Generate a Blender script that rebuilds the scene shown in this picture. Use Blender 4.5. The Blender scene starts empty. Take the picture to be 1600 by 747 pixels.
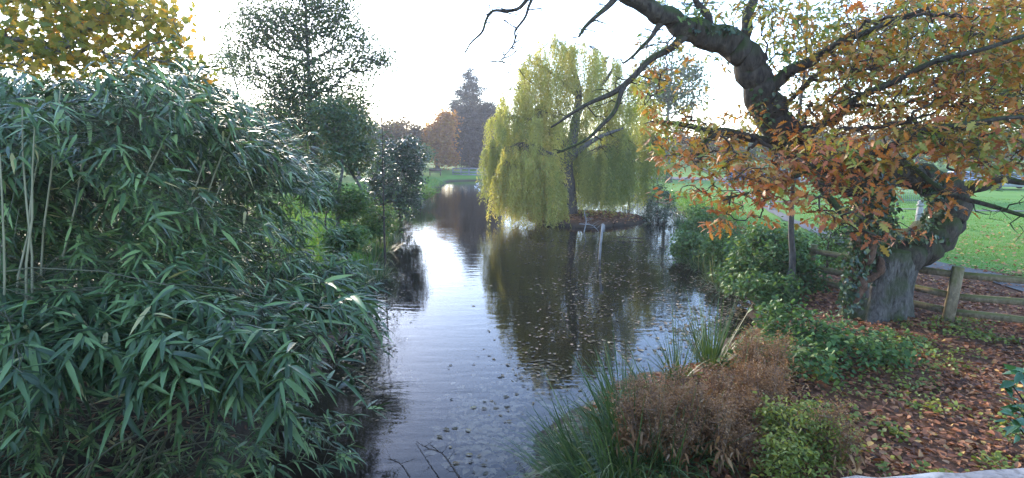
import bpy, math, random
import numpy as np
from mathutils import Vector, Matrix

random.seed(7)
R = np.random.default_rng(7)
S = bpy.context.scene
COL = S.collection

# ------------------------------------------------------------------ camera, sky, sun, exposure
F = 900.0                     # focal length in photo pixels (1600 wide)
PITCH = math.radians(8.44)
CZ = 3.6
cd = bpy.data.cameras.new("camera"); cam = bpy.data.objects.new("camera", cd); COL.objects.link(cam)
cam.location = (0, 0, CZ); cam.rotation_euler = (math.radians(90) - PITCH, 0, 0)
cd.sensor_width = 36; cd.lens = 36 * F / 1600; cd.clip_start = 0.05; cd.clip_end = 6000
S.camera = cam

SUN_AZ, SUN_EL = math.radians(-25), math.radians(18)      # azimuth measured from +Y towards +X
w = bpy.data.worlds.new("World"); S.world = w; w.use_nodes = True
nt = w.node_tree; nt.nodes.clear()
sky = nt.nodes.new("ShaderNodeTexSky"); sky.sky_type = 'NISHITA'; sky.sun_disc = False
sky.sun_elevation = SUN_EL; sky.sun_rotation = SUN_AZ
sky.air_density = 1.0; sky.dust_density = 0.35; sky.ozone_density = 2.4; sky.altitude = 50
bg = nt.nodes.new("ShaderNodeBackground"); bg.inputs[1].default_value = 0.13
ow = nt.nodes.new("ShaderNodeOutputWorld")
wb = nt.nodes.new("ShaderNodeMix"); wb.data_type = 'RGBA'; wb.blend_type = 'MULTIPLY'; wb.inputs[0].default_value = 1; wb.inputs[7].default_value = (1.0, .98, 1.07, 1)
nt.links.new(sky.outputs[0], wb.inputs[6]); nt.links.new(wb.outputs[2], bg.inputs[0]); nt.links.new(bg.outputs[0], ow.inputs[0])
sd_ = bpy.data.lights.new("sun", 'SUN'); sun = bpy.data.objects.new("sun", sd_); COL.objects.link(sun)
sd_.energy = 1.5; sd_.angle = math.radians(10); sd_.color = (1.0, 0.86, 0.68)
sdir = Vector((math.sin(SUN_AZ) * math.cos(SUN_EL), math.cos(SUN_AZ) * math.cos(SUN_EL), math.sin(SUN_EL)))
sun.rotation_euler = sdir.to_track_quat('Z', 'Y').to_euler()
S.view_settings.view_transform = 'Standard'; S.view_settings.look = 'None'
S.view_settings.exposure = 2.8; S.view_settings.gamma = 1.0
S.cycles.max_bounces = 8; S.cycles.diffuse_bounces = 1; S.cycles.glossy_bounces = 3
S.cycles.transparent_max_bounces = 8; S.cycles.transmission_bounces = 4; S.cycles.volume_bounces = 0
S.cycles.sample_clamp_indirect = 8; S.cycles.use_denoising = True

# ------------------------------------------------------------------ photo pixel -> place
CP, SP = math.cos(PITCH), math.sin(PITCH)
def ray(px, py):
    a = (np.asarray(px, float) - 800) / F; b = -(np.asarray(py, float) - 373.5) / F
    return a, CP + b * SP, -SP + b * CP
def at(px, py, Y):
    x, y, z = ray(px, py); t = Y / y
    return np.stack([x * t, y * t, CZ + z * t], -1)
def on(px, py, z=0.0):
    x, y, zz = ray(px, py); t = (z - CZ) / zz
    return np.stack([x * t, y * t, CZ + zz * t], -1)

# ------------------------------------------------------------------ mesh collector
def unit(a):
    return a / np.maximum(np.linalg.norm(a, axis=-1, keepdims=True), 1e-9)
class MB:
    def __init__(s): s.V = []; s.Q = []; s.T = []; s.A = []; s.n = 0
    def add(s, V, Q=None, T=None, tint=0.5):
        V = np.asarray(V, float).reshape(-1, 3)
        if Q is not None and len(Q): s.Q.append(np.asarray(Q, int).reshape(-1, 4) + s.n)
        if T is not None and len(T): s.T.append(np.asarray(T, int).reshape(-1, 3) + s.n)
        s.V.append(V); s.A.append(np.broadcast_to(np.asarray(tint, float), (len(V),)).copy()); s.n += len(V)
    def build(s, name, mat, parent=None, smooth=False, kind=None):
        me = bpy.data.meshes.new(name)
        if s.n:
            V = np.concatenate(s.V); Q = np.concatenate(s.Q) if s.Q else np.zeros((0, 4), int)
            T = np.concatenate(s.T) if s.T else np.zeros((0, 3), int)
            o0 = np.array(parent.location) if parent is not None and parent.parent is None else np.zeros(3)
            if parent is not None and parent.parent is not None: o0 = np.array(parent.parent.location) + np.array(parent.location)
            V = V - o0
            me.vertices.add(len(V)); me.vertices.foreach_set("co", V.ravel().astype(np.float32))
            nl = len(Q) * 4 + len(T) * 3; me.loops.add(nl)
            me.loops.foreach_set("vertex_index", np.concatenate([Q.ravel(), T.ravel()]).astype(np.int32))
            tot = np.concatenate([np.full(len(Q), 4), np.full(len(T), 3)]).astype(np.int32)
            st = np.concatenate([[0], np.cumsum(tot)[:-1]]).astype(np.int32) if len(tot) else np.zeros(0, np.int32)
            me.polygons.add(len(tot)); me.polygons.foreach_set("loop_start", st); me.polygons.foreach_set("loop_total", tot)
            if smooth: me.polygons.foreach_set("use_smooth", np.ones(len(tot), bool))
            at_ = me.attributes.new("tint", 'FLOAT', 'POINT'); at_.data.foreach_set("value", np.concatenate(s.A).astype(np.float32))
            me.update(calc_edges=True); me.validate()
        me.materials.append(mat)
        o = bpy.data.objects.new(name, me); COL.objects.link(o)
        if parent is not None: o.parent = parent
        if kind: o["kind"] = kind
        return o
def tag(o, label=None, cat=None, group=None, kind=None):
    if label: o["label"] = label
    if cat: o["category"] = cat
    if group: o["group"] = group
    if kind: o["kind"] = kind
    return o
def thing(name, loc, label, cat, group=None):
    o = bpy.data.objects.new(name, None); o.empty_display_size = 0.2; COL.objects.link(o)
    o.location = tuple(float(v) for v in loc)
    return tag(o, label, cat, group)
def copy_tree(o, parent=None):
    c = o.copy(); COL.objects.link(c); c.parent = parent
    for ch in o.children: copy_tree(ch, c)
    return c

def box(mb, c, s, rz=0.0, tint=0.5, rot=None, taper=1.0, bev=0.0):
    """box with optional chamfered vertical/horizontal edges"""
    sx, sy, sz = [v / 2 for v in s]
    if bev <= 0:
        V = np.array([[x * sx * (taper if z > 0 else 1), y * sy * (taper if z > 0 else 1), z * sz] for z in (-1, 1) for y in (-1, 1) for x in (-1, 1)])
        Q = [(0, 2, 3, 1), (4, 5, 7, 6), (0, 1, 5, 4), (2, 6, 7, 3), (0, 4, 6, 2), (1, 3, 7, 5)]
    else:
        b = bev; ring = []
        for (z, k) in ((-sz, b), (-sz + b, 0), (sz - b, 0), (sz, b)):
            X, Y = (sx - k), (sy - k); c2 = b
            ring += [(-X + c2, -Y, z), (X - c2, -Y, z), (X, -Y + c2, z), (X, Y - c2, z), (X - c2, Y, z), (-X + c2, Y, z), (-X, Y - c2, z), (-X, -Y + c2, z)]
        V = np.array(ring, float); Q = []
        for l in range(3):
            for k in range(8):
                Q.append((l * 8 + k, l * 8 + (k + 1) % 8, l * 8 + 8 + (k + 1) % 8, l * 8 + 8 + k))
        for o_, rev in ((0, 1), (24, 0)):
            qs = [(0, 1, 2, 7), (7, 2, 3, 6), (6, 3, 4, 5)]
            for q in qs:
                q = tuple(o_ + i for i in q); Q.append(q[::-1] if rev else q)
    if rot is not None: V = V @ np.array(rot.to_3x3()).T
    if rz:
        a = math.cos(rz); b_ = math.sin(rz); V = np.stack([V[:, 0] * a - V[:, 1] * b_, V[:, 0] * b_ + V[:, 1] * a, V[:, 2]], -1)
    mb.add(V + np.asarray(c, float), Q=Q, tint=tint)

def smooth_path(P, r, n=6):
    """Catmull-Rom through control points"""
    P = np.asarray(P, float); r = np.asarray(r, float)
    A = np.vstack([2 * P[0] - P[1], P, 2 * P[-1] - P[-2]]); rr = np.concatenate([[r[0]], r, [r[-1]]])
    o, q = [], []
    for i in range(len(P) - 1):
        for k in range(n):
            t = k / n; a, b, c, d = A[i], A[i + 1], A[i + 2], A[i + 3]
            o.append(0.5 * ((2 * b) + (c - a) * t + (2 * a - 5 * b + 4 * c - d) * t * t + (3 * b - a - 3 * c + d) * t ** 3))
            q.append(rr[i + 1] * (1 - t) + rr[i + 2] * t)
    o.append(P[-1]); q.append(r[-1])
    return np.array(o), np.array(q)
def tube(mb, P, r, sides=8, rough=0.0, tint=0.5, cap=True, flute=0):
    P = np.asarray(P, float); n = len(P); r = np.broadcast_to(np.asarray(r, float), (n,))
    Tn = unit(np.gradient(P, axis=0)); up = np.array([0.13, 0.31, 0.94])
    if abs(Tn[0] @ up) > 0.9: up = np.array([0.9, 0.35, 0.1])
    U = np.zeros((n, 3)); u = up - Tn[0] * (up @ Tn[0])
    for i in range(n):
        u = u - Tn[i] * (u @ Tn[i]); u = u / max(np.linalg.norm(u), 1e-9); U[i] = u
    W = np.cross(Tn, U); a = np.arange(sides) / sides * 2 * math.pi
    rad = r[:, None] * np.ones(sides)
    if rough:
        ii = np.cumsum(np.r_[0, np.linalg.norm(np.diff(P, axis=0), axis=1)])[:, None]
        if sides > 50: rad = rad * (1 + .028 * np.abs(np.sin(a * 11 + ii * 1.1 + .6 * np.sin(ii * 5 + a * 3))) + .018 * np.sin(a * 23 + ii * 3.1 + 2 * np.sin(ii * 2.3)))
        rad = rad * (1 + rough * (np.sin(a * 3 + ii * 2.1) * .5 + np.sin(a * 5 - ii * 4.3 + 1) * .35 + np.sin(a * 2 + ii * 7.7) * .3 + np.sin(a * 9 + ii * 3) * .18))
    if flute: rad = rad * (1 + flute * np.sin(a * 7 + 1) * np.linspace(1, 0, n)[:, None])
    V = P[:, None] + rad[..., None] * (np.cos(a)[None, :, None] * U[:, None] + np.sin(a)[None, :, None] * W[:, None])
    V = V.reshape(-1, 3); i = np.arange(n - 1)[:, None] * sides; k = np.arange(sides)[None]; k2 = (k + 1) % sides
    Q = np.stack([i + k, i + k2, i + sides + k2, i + sides + k], -1).reshape(-1, 4)
    T = []
    if cap:
        V = np.vstack([V, P[0] - Tn[0] * r[0] * .2, P[-1] + Tn[-1] * r[-1] * .3]); b = n * sides
        for j in range(sides):
            T.append((b, (j + 1) % sides, j)); T.append((b + 1, (n - 1) * sides + j, (n - 1) * sides + (j + 1) % sides))
    mb.add(V, Q=Q, T=T, tint=tint)
def edge_tubes(mb, A, B, ra, rb, sides=4, bend=0.12, rng=R):
    """many thin bent branches at once, A->B through a jittered middle"""
    n = len(A)
    if not n: return
    L = np.linalg.norm(B - A, axis=1, keepdims=True)
    M1 = A * .66 + B * .34 + rng.normal(size=(n, 3)) * L * bend; M2 = A * .33 + B * .67 + rng.normal(size=(n, 3)) * L * bend * .8
    P = np.stack([A, M1, M2, B], 1)
    r = np.stack([ra, ra * .72 + rb * .28, ra * .35 + rb * .65, rb], 1)
    D = unit(B - A); up = np.where(np.abs(D[:, 2:3]) > .9, np.array([[1., 0, 0]]), np.array([[0., 0, 1]]))
    U = unit(np.cross(D, up)); W = np.cross(D, U); a = np.arange(sides) / sides * 2 * math.pi
    V = P[:, :, None] + r[:, :, None, None] * (np.cos(a)[None, None, :, None] * U[:, None, None] + np.sin(a)[None, None, :, None] * W[:, None, None])
    base = (np.arange(n) * 4 * sides)[:, None, None]; l = (np.arange(3) * sides)[None, :, None]; k = np.arange(sides)[None, None]; k2 = (k + 1) % sides
    Q = np.stack([base + l + k, base + l + k2, base + l + sides + k2, base + l + sides + k], -1).reshape(-1, 4)
    mb.add(V.reshape(-1, 3), Q=Q)

# ------------------------------------------------------------------ leaf templates: (s along, w across, h up)
def strip(ss, ws, hs=None):
    V = []; Q = []
    for i, (s_, w_) in enumerate(zip(ss, ws)):
        h = 0 if hs is None else hs[i]
        V += [(s_, -w_ / 2, h), (s_, w_ / 2, h)]
        if i: b = 2 * i; Q.append((b - 2, b - 1, b + 1, b))
    return np.array(V, float), np.array(Q), np.zeros((0, 3), int)
def folded(ss, ws, fold=.25):
    V = []; Q = []
    for i, (s_, w_) in enumerate(zip(ss, ws)):
        V += [(s_, -w_ / 2, fold * w_), (s_, 0, 0), (s_, w_ / 2, fold * w_)]
        if i: b = 3 * i; Q += [(b - 3, b - 2, b + 1, b), (b - 2, b - 1, b + 2, b + 1)]
    return np.array(V, float), np.array(Q), np.zeros((0, 3), int)
LANCE_HI = folded([0, .12, .4, .75, 1], [.06, .75, 1, .6, .02], .22)
LANCE = strip([0, .2, .55, 1], [.1, .95, .8, .03])
QUAD = (np.array([(0, 0, 0), (.45, -.5, .08), (1, 0, 0), (.45, .5, .08)], float), np.array([(0, 1, 2, 3)]), np.zeros((0, 3), int))
TRI = (np.array([(0, -.5, 0), (0, .5, 0), (1, 0, 0)], float), np.zeros((0, 4), int), np.array([(0, 1, 2)]))
OAK = strip([0, .14, .26, .34, .46, .56, .68, .77, .88, 1], [.04, .10, .62, .22, .95, .34, .8, .26, .42, .04], [0, 0, .05, 0, .06, 0, .05, 0, .03, -.04])
OVATE = folded([0, .25, .6, 1], [.08, 1, .8, .03], .15)
_m = [(-.02, .02), (.1, .34), (-.08, .62), (.22, .46), (.42, .80), (.46, .42), (.66, .36), (.72, .14), (1, 0)]
_mv = [(.3, 0, 0)] + [(s_, w_, -.1 * abs(w_)) for s_, w_ in _m] + [(s_, -w_, -.1 * abs(w_)) for s_, w_ in _m[-2::-1]]
MAPLE = (np.array(_mv, float), np.zeros((0, 4), int), np.array([(0, i, i + 1) for i in range(1, len(_mv) - 1)]))
def leaves(mb, P, D, N, L, W, tmpl, droop=0.0, tint=None, rng=R, curl=0.0):
    n = len(P)
    if not n: return
    L = np.broadcast_to(L, (n,)); W = np.broadcast_to(W, (n,)); D = unit(D); N = unit(N - D * np.sum(N * D, 1, keepdims=True)); Sd = np.cross(D, N)
    V0, Q0, T0 = tmpl; k = len(V0); s = V0[:, 0]; dr = np.broadcast_to(droop, (n,)); cu = np.broadcast_to(curl, (n,))
    V = P[:, None] + D[:, None] * (s[None] * L[:, None])[..., None] + Sd[:, None] * (V0[:, 1][None] * W[:, None])[..., None] \
        + N[:, None] * (V0[:, 2][None] * W[:, None] + cu[:, None] * (V0[:, 1][None] ** 2) * W[:, None])[..., None]
    V[..., 2] -= dr[:, None] * L[:, None] * s[None] ** 2
    off = (np.arange(n) * k)[:, None, None]
    t = rng.random(n) if tint is None else np.broadcast_to(tint, (n,))
    mb.add(V.reshape(-1, 3), Q=(Q0[None] + off).reshape(-1, 4) if len(Q0) else None, T=(T0[None] + off).reshape(-1, 3) if len(T0) else None, tint=np.repeat(t, k))
def rdir(n, zlo=-1., zhi=1., rng=R):
    z = rng.uniform(zlo, zhi, n); a = rng.uniform(0, 2 * math.pi, n); r = np.sqrt(np.maximum(0, 1 - z * z))
    return np.stack([r * np.cos(a), r * np.sin(a), z], -1)

# ------------------------------------------------------------------ materials
def newmat(name):
    m = bpy.data.materials.new(name); m.use_nodes = True; t = m.node_tree; t.nodes.clear()
    o = t.nodes.new("ShaderNodeOutputMaterial"); return m, t, o
def N_(t, typ, **kw):
    n = t.nodes.new(typ)
    for k, v in kw.items():
        if isinstance(k, str) and hasattr(n, k): setattr(n, k, v)
    return n
def ramp(t, fac, stops, interp='LINEAR'):
    r = t.nodes.new("ShaderNodeValToRGB"); r.color_ramp.interpolation = interp; e = r.color_ramp.elements
    while len(e) < len(stops): e.new(0.5)
    for i, (p, c) in enumerate(stops): e[i].position = p; e[i].color = (*c, 1)
    t.links.new(fac, r.inputs[0]); return r.outputs[0]
def noise(t, scale, detail=4, rough=.55, vec=None, dist=0.0):
    n = t.nodes.new("ShaderNodeTexNoise"); n.inputs["Scale"].default_value = scale; n.inputs["Detail"].default_value = detail
    n.inputs["Roughness"].default_value = rough; n.inputs["Distortion"].default_value = dist
    if vec is not None: t.links.new(vec, n.inputs["Vector"])
    return n.outputs[0]
def coords(t, scale=(1, 1, 1), kind="Object"):
    c = t.nodes.new("ShaderNodeTexCoord"); m = t.nodes.new("ShaderNodeMapping"); m.inputs["Scale"].default_value = scale
    t.links.new(c.outputs[kind], m.inputs[0]); return m.outputs[0]
def mixc(t, fac, a, b, mode='MIX'):
    m = t.nodes.new("ShaderNodeMix"); m.data_type = 'RGBA'; m.blend_type = mode
    for sock, v in ((m.inputs[0], fac), (m.inputs[6], a), (m.inputs[7], b)):
        if hasattr(v, "links") or hasattr(v, "is_linked"): t.links.new(v, sock)
        elif isinstance(v, tuple): sock.default_value = (*v, 1)
        else: sock.default_value = v
    return m.outputs[2]
def attr(t, name="tint"):
    a = t.nodes.new("ShaderNodeAttribute"); a.attribute_name = name; return a.outputs["Fac"]
def bump(t, h, strength=.5, dist=.02):
    b = t.nodes.new("ShaderNodeBump"); b.inputs["Strength"].default_value = strength; b.inputs["Distance"].default_value = dist
    t.links.new(h, b.inputs["Height"]); return b.outputs[0]
def leafmat(name, stops, rough=.5, trans=.35, spec=.4, warm=1.15):
    m, t, o = newmat(name)
    c = ramp(t, attr(t), stops)
    c = mixc(t, .35, c, ramp(t, noise(t, 9, 3), [(.3, (.35, .35, .35)), (.7, (1, 1, 1))]), 'MULTIPLY')
    p = t.nodes.new("ShaderNodeBsdfPrincipled"); t.links.new(c, p.inputs["Base Color"])
    p.inputs["Roughness"].default_value = rough; p.inputs["Specular IOR Level"].default_value = spec
    tr = t.nodes.new("ShaderNodeBsdfTranslucent"); c2 = mixc(t, 1.0, c, (warm, 1.1, .6), 'MULTIPLY'); t.links.new(c2, tr.inputs[0])
    mx = t.nodes.new("ShaderNodeMixShader"); mx.inputs[0].default_value = trans
    t.links.new(p.outputs[0], mx.inputs[1]); t.links.new(tr.outputs[0], mx.inputs[2]); t.links.new(mx.outputs[0], o.inputs[0])
    return m
def barkmat(name, dark, light, moss=None, scale=6., stretch=.25, bstr=.9):
    m, t, o = newmat(name)
    v = coords(t, (1, 1, stretch)); n = noise(t, scale * 2.2, 8, .65, v, .6); n2 = noise(t, scale * .35, 3, .5)
    c = ramp(t, n, [(.32, dark), (.68, light)])
    if moss is not None:
        g = t.nodes.new("ShaderNodeNewGeometry"); sx = t.nodes.new("ShaderNodeSeparateXYZ"); t.links.new(g.outputs["Normal"], sx.inputs[0])
        ad = t.nodes.new("ShaderNodeMath"); ad.operation = 'MULTIPLY_ADD'; t.links.new(sx.outputs[2], ad.inputs[0]); ad.inputs[1].default_value = .35; t.links.new(n2, ad.inputs[2])
        f = ramp(t, ad.outputs[0], [(.5, (0, 0, 0)), (.72, (1, 1, 1))]); c = mixc(t, f, c, moss)
    p = t.nodes.new("ShaderNodeBsdfPrincipled"); t.links.new(c, p.inputs["Base Color"]); p.inputs["Roughness"].default_value = .9; p.inputs["Specular IOR Level"].default_value = .2
    t.links.new(bump(t, n, bstr, .035), p.inputs["Normal"]); t.links.new(p.outputs[0], o.inputs[0]); return m
def plain(name, c1, c2, rough=.6, scale=8., b=.3, metal=0., stretch=(1, 1, 1), spec=.4):
    m, t, o = newmat(name); v = coords(t, stretch); n = noise(t, scale, 6, .6, v)
    p = t.nodes.new("ShaderNodeBsdfPrincipled"); t.links.new(ramp(t, n, [(.3, c1), (.7, c2)]), p.inputs["Base Color"])
    p.inputs["Roughness"].default_value = rough; p.inputs["Metallic"].default_value = metal; p.inputs["Specular IOR Level"].default_value = spec
    if b: t.links.new(bump(t, n, b, .01), p.inputs["Normal"])
    t.links.new(p.outputs[0], o.inputs[0]); return m

M = {}
M['bamboo'] = leafmat("bamboo_leaf", [(0, (.022, .045, .014)), (.4, (.07, .13, .036)), (.75, (.16, .25, .07)), (.95, (.26, .34, .11)), (1, (.42, .36, .14))], .45, .10, .45)
M['cane'] = plain('pale_cane', (.14, .14, .07), (.32, .28, .17), .6, 6, .2, stretch=(1, 1, .3))
M['culm'] = plain("bamboo_culm", (.035, .042, .018), (.12, .11, .055), .55, 5, .2, stretch=(1, 1, .3))
M['oakleaf'] = leafmat("oak_leaf", [(0, (.06, .12, .03)), (.26, (.14, .22, .045)), (.42, (.34, .30, .055)), (.60, (.48, .20, .04)), (.82, (.42, .115, .035)), (1, (.26, .085, .04))], .5, .32, .35)
M['oakfar'] = leafmat("oak_leaf_olive", [(0, (.055, .10, .03)), (.45, (.13, .165, .04)), (.68, (.26, .20, .05)), (.88, (.40, .17, .04)), (1, (.34, .10, .03))], .5, .32, .35)
M['maple'] = leafmat("maple_leaf", [(0, (.10, .15, .04)), (.45, (.24, .26, .055)), (.8, (.50, .32, .06)), (1, (.62, .26, .05))], .5, .55, .3)
M['willow'] = leafmat("willow_leaf", [(0, (.17, .22, .06)), (.35, (.35, .38, .11)), (.7, (.58, .52, .14)), (1, (.74, .53, .15))], .5, .52, .3)
M['alder'] = leafmat("alder_leaf", [(0, (.06, .10, .05)), (.6, (.11, .165, .075)), (1, (.22, .22, .09))], .4, .5, .45)
M['holly'] = leafmat("glossy_dark_leaf", [(0, (.025, .05, .022)), (.7, (.05, .095, .04)), (1, (.13, .17, .07))], .3, .12, .6)
M['shrub'] = leafmat("shrub_leaf", [(0, (.05, .11, .03)), (.6, (.11, .20, .05)), (.9, (.2, .28, .07)), (1, (.45, .36, .06))], .6, .3, .3)
M['bramble'] = leafmat("bramble_leaf", [(0, (.045, .10, .035)), (.7, (.11, .21, .06)), (.93, (.22, .30, .08)), (1, (.55, .45, .05))], .6, .28, .3)
M['orange'] = leafmat("autumn_orange_leaf", [(0, (.30, .12, .03)), (.6, (.48, .22, .04)), (1, (.5, .32, .07))], .6, .4, .2)
M['brown'] = leafmat("autumn_brown_leaf", [(0, (.10, .06, .035)), (.6, (.19, .12, .055)), (1, (.2, .17, .06))], .7, .3, .2)
M['greybrown'] = leafmat('greybrown_twigs', [(0, (.035, .035, .028)), (.6, (.075, .07, .05)), (1, (.13, .10, .055))], .7, .2, .2)
M['conifer'] = leafmat("conifer_needles", [(0, (.025, .04, .028)), (1, (.05, .065, .035))], .6, .15, .2)
M['sedge'] = leafmat("sedge_blade", [(0, (.05, .09, .025)), (.6, (.085, .15, .04)), (.85, (.16, .2, .06)), (1, (.38, .30, .13))], .45, .25, .45)
M['grass'] = leafmat("grass_blade", [(0, (.075, .19, .025)), (.7, (.13, .27, .04)), (1, (.25, .30, .07))], .55, .35, .3)
M['dry'] = leafmat("dry_seed_head", [(0, (.16, .075, .03)), (.6, (.36, .19, .09)), (1, (.52, .35, .2))], .9, .25, .1)
M['drystem'] = plain("dry_stem", (.12, .07, .045), (.28, .17, .10), .8, 10, .2)
M['goldshrub'] = leafmat("lime_leaf", [(0, (.10, .15, .03)), (.6, (.22, .27, .05)), (1, (.42, .38, .06))], .5, .35, .35)
M['litter'] = leafmat("fallen_leaf", [(0, (.06, .032, .02)), (.3, (.17, .07, .035)), (.65, (.36, .13, .05)), (.9, (.46, .23, .10)), (1, (.6, .42, .08))], .65, .1, .35)
M['floater'] = leafmat("floating_leaf", [(0, (.05, .045, .02)), (.5, (.13, .10, .045)), (.9, (.25, .16, .07)), (1, (.42, .33, .15))], .6, .05, .25)
M['sunken'] = plain("sunken_leaf", (.30, .22, .14), (.62, .50, .36), .8, 6, 0)
M['bark'] = barkmat("oak_bark", (.018, .013, .010), (.095, .075, .058), (.04, .05, .014), 7, .3, 1.)
M['barkbase'] = barkmat("oak_bark_grey", (.03, .024, .02), (.16, .145, .125), (.045, .055, .018), 11, .3, 1.)
M['twig'] = barkmat("twig_bark", (.03, .022, .018), (.10, .075, .055), None, 10, 1, .3)
M['greybark'] = barkmat("grey_bark", (.05, .045, .04), (.17, .15, .13), None, 8, .3, .6)
M['vine'] = barkmat("vine_bark", (.05, .028, .018), (.17, .095, .06), None, 14, .5, 1.)
M['ivy'] = leafmat("ivy_leaf", [(0, (.02, .04, .015)), (.75, (.045, .085, .028)), (1, (.16, .19, .06))], .35, .15, .5)
M['rail'] = barkmat("mossy_fence_wood", (.10, .075, .045), (.30, .23, .14), (.13, .125, .045), 7, .6, .6)
M['coping'] = plain("coping_stone", (.10, .10, .10), (.22, .22, .225), .9, 14, .6)
def copmat():
    m, t, o = newmat("coping_stone"); v = coords(t); n1 = noise(t, 6, 6, .7, v); n2 = noise(t, 40, 4, .6, v); n3 = noise(t, 3, 3, .5, v, 1.)
    c = ramp(t, n1, [(.3, (.07, .07, .068)), (.5, (.15, .15, .15)), (.7, (.24, .24, .24))]); c = mixc(t, ramp(t, n2, [(.5, (0, 0, 0)), (.6, (.7, .7, .7))]), c, (.06, .06, .055)); c = mixc(t, ramp(t, n3, [(.58, (0, 0, 0)), (.64, (.8, .8, .8))]), c, (.36, .37, .35))
    p = t.nodes.new("ShaderNodeBsdfPrincipled"); t.links.new(c, p.inputs["Base Color"]); p.inputs["Roughness"].default_value = .9; t.links.new(bump(t, n2, .7, .006), p.inputs["Normal"]); t.links.new(p.outputs[0], o.inputs[0]); return m
M['coping'] = copmat()
M['mortar'] = plain("mortar", (.10, .10, .09), (.2, .19, .17), .95, 20, .4)
M['stone'] = plain("wall_stone", (.13, .12, .10), (.30, .27, .22), .9, 6, .6)
M['metal'] = plain("grey_metal", (.13, .14, .155), (.22, .235, .25), .45, 4, 0, .3)
M['pale'] = plain("weathered_pale_wood", (.18, .17, .155), (.38, .365, .34), .8, 8, .4)
M['timber'] = plain("dark_timber", (.04, .03, .022), (.10, .075, .05), .8, 8, .4)
M['tar'] = plain("tarmac", (.06, .055, .048), (.13, .115, .10), .85, 30, .3)
M['white'] = plain("gull_white", (.7, .7, .7), (.8, .8, .8), .6, 4, 0)
M['gullgrey'] = plain("gull_grey", (.3, .31, .33), (.4, .41, .43), .6, 4, 0)
M['beak'] = plain("gull_beak", (.5, .25, .05), (.6, .3, .05), .5, 4, 0)
M['glass'] = plain("car_glass", (.03, .035, .04), (.05, .055, .06), .08, 2, 0, 0, spec=.8)
M['rubber'] = plain("tyre_rubber", (.02, .02, .02), (.035, .035, .035), .8, 10, 0)
M['carblue'] = plain("car_paint_blue", (.12, .20, .32), (.14, .22, .34), .25, 2, 0, .2, spec=.6)
M['carwhite'] = plain("car_paint_white", (.4, .41, .43), (.45, .46, .48), .25, 2, 0, spec=.6)
M['carsilver'] = plain("car_paint_silver", (.38, .41, .45), (.44, .46, .5), .25, 2, 0, .5, spec=.6)
M['carteal'] = plain("car_paint_teal", (.05, .25, .27), (.06, .28, .3), .25, 2, 0, .1, spec=.6)

# ------------------------------------------------------------------ pond outline and terrain
shore_px = [(745, 282), (705, 283), (690, 291), (668, 305), (650, 322), (628, 342), (606, 372), (588, 420), (566, 470), (520, 540), (450, 640), (380, 747)]
right_px = [(828, 747), (845, 700), (880, 650), (960, 608), (1060, 575), (1150, 530), (1190, 500), (1165, 466), (1125, 432), (1075, 395), (1062, 362), (1072, 340), (1040, 318), (960, 302), (870, 292), (800, 286)]
POND = np.vstack([[on(*p)[:2] for p in shore_px], [[-4.6, 1.5], [-4.6, -30], [.5, -30], [.3, 2.5]], [on(*p)[:2] for p in right_px]])
def seg_dist(x, y, PL, closed):
    P = np.asarray(PL); A = P if closed else P[:-1]; B = np.roll(P, -1, 0) if closed else P[1:]
    d = np.full(x.shape, 1e9)
    for a, b in zip(A, B):
        v = b - a; t = np.clip(((x - a[0]) * v[0] + (y - a[1]) * v[1]) / max(v @ v, 1e-9), 0, 1)
        d = np.minimum(d, np.hypot(x - a[0] - t * v[0], y - a[1] - t * v[1]))
    return d
def inside(x, y, P):
    c = np.zeros(x.shape, bool)
    for a, b in zip(P, np.roll(P, -1, 0)):
        if a[1] == b[1]: continue
        c ^= ((a[1] > y) != (b[1] > y)) & (x < (b[0] - a[0]) * (y - a[1]) / (b[1] - a[1]) + a[0])
    return c
ISL = (4.0, 31.2, 3.1, 3.0)
def sdist(x, y):
    x = np.asarray(x, float); y = np.asarray(y, float)
    d = seg_dist(x, y, POND, True); d = np.where(inside(x, y, POND), -d, d)
    return d + .22 * np.sin(x * 1.7 + y * .9) * np.sin(y * 1.3 - x * .5) + .08 * np.sin(x * 5.1) * np.sin(y * 4.7)
def ss(t): t = np.clip(t, 0, 1); return t * t * (3 - 2 * t)
def height(x, y):
    x = np.asarray(x, float); y = np.asarray(y, float); d = sdist(x, y)
    out = .42 * ss(d / 1.1) + .10 * ss(d / 5) + .03 * np.maximum(0, np.hypot(x, y) - 74)
    out = out + (.03 * np.sin(x * .9 + 1) * np.sin(y * .7) + .02 * np.sin(x * 2.3) * np.sin(y * 2.9 + x)) * ss(d / 1)
    z = np.where(d > 0, np.minimum(out, 60), -.75 * ss(-d / 2.2))
    return z
gx = np.concatenate([[-3000, -1500, -800, -400, -220, -140, -100, -75], np.arange(-60, -16, 2.), np.arange(-16, 16, .28), np.arange(16, 60, 1.5), [62, 75, 100, 140, 220, 400, 800, 1500, 3000]])
gy = np.concatenate([[-400, -100, -40, -20, -10, -4], np.arange(0, 20, .28), np.arange(20, 46, .5), np.arange(46, 110, 1.5), [112, 125, 145, 170, 220, 300, 500, 900, 1800, 4000]])
GX, GY = np.meshgrid(gx, gy); GZ = height(GX, GY)
PATH = np.array([[31, 95], [25, 70], [19.5, 50], [15.6, 36], [13.4, 28.5], [12.0, 21.5], [11.5, 18.2], [11.6, 16], [11.9, 14.4], [12.1, 12.6], [12.4, 9], [12.8, 4], [13, -8]])
PATH2 = np.array([[60, 28], [40, 29.5], [26, 31], [20, 33.5], [16.5, 38.5]])
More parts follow.
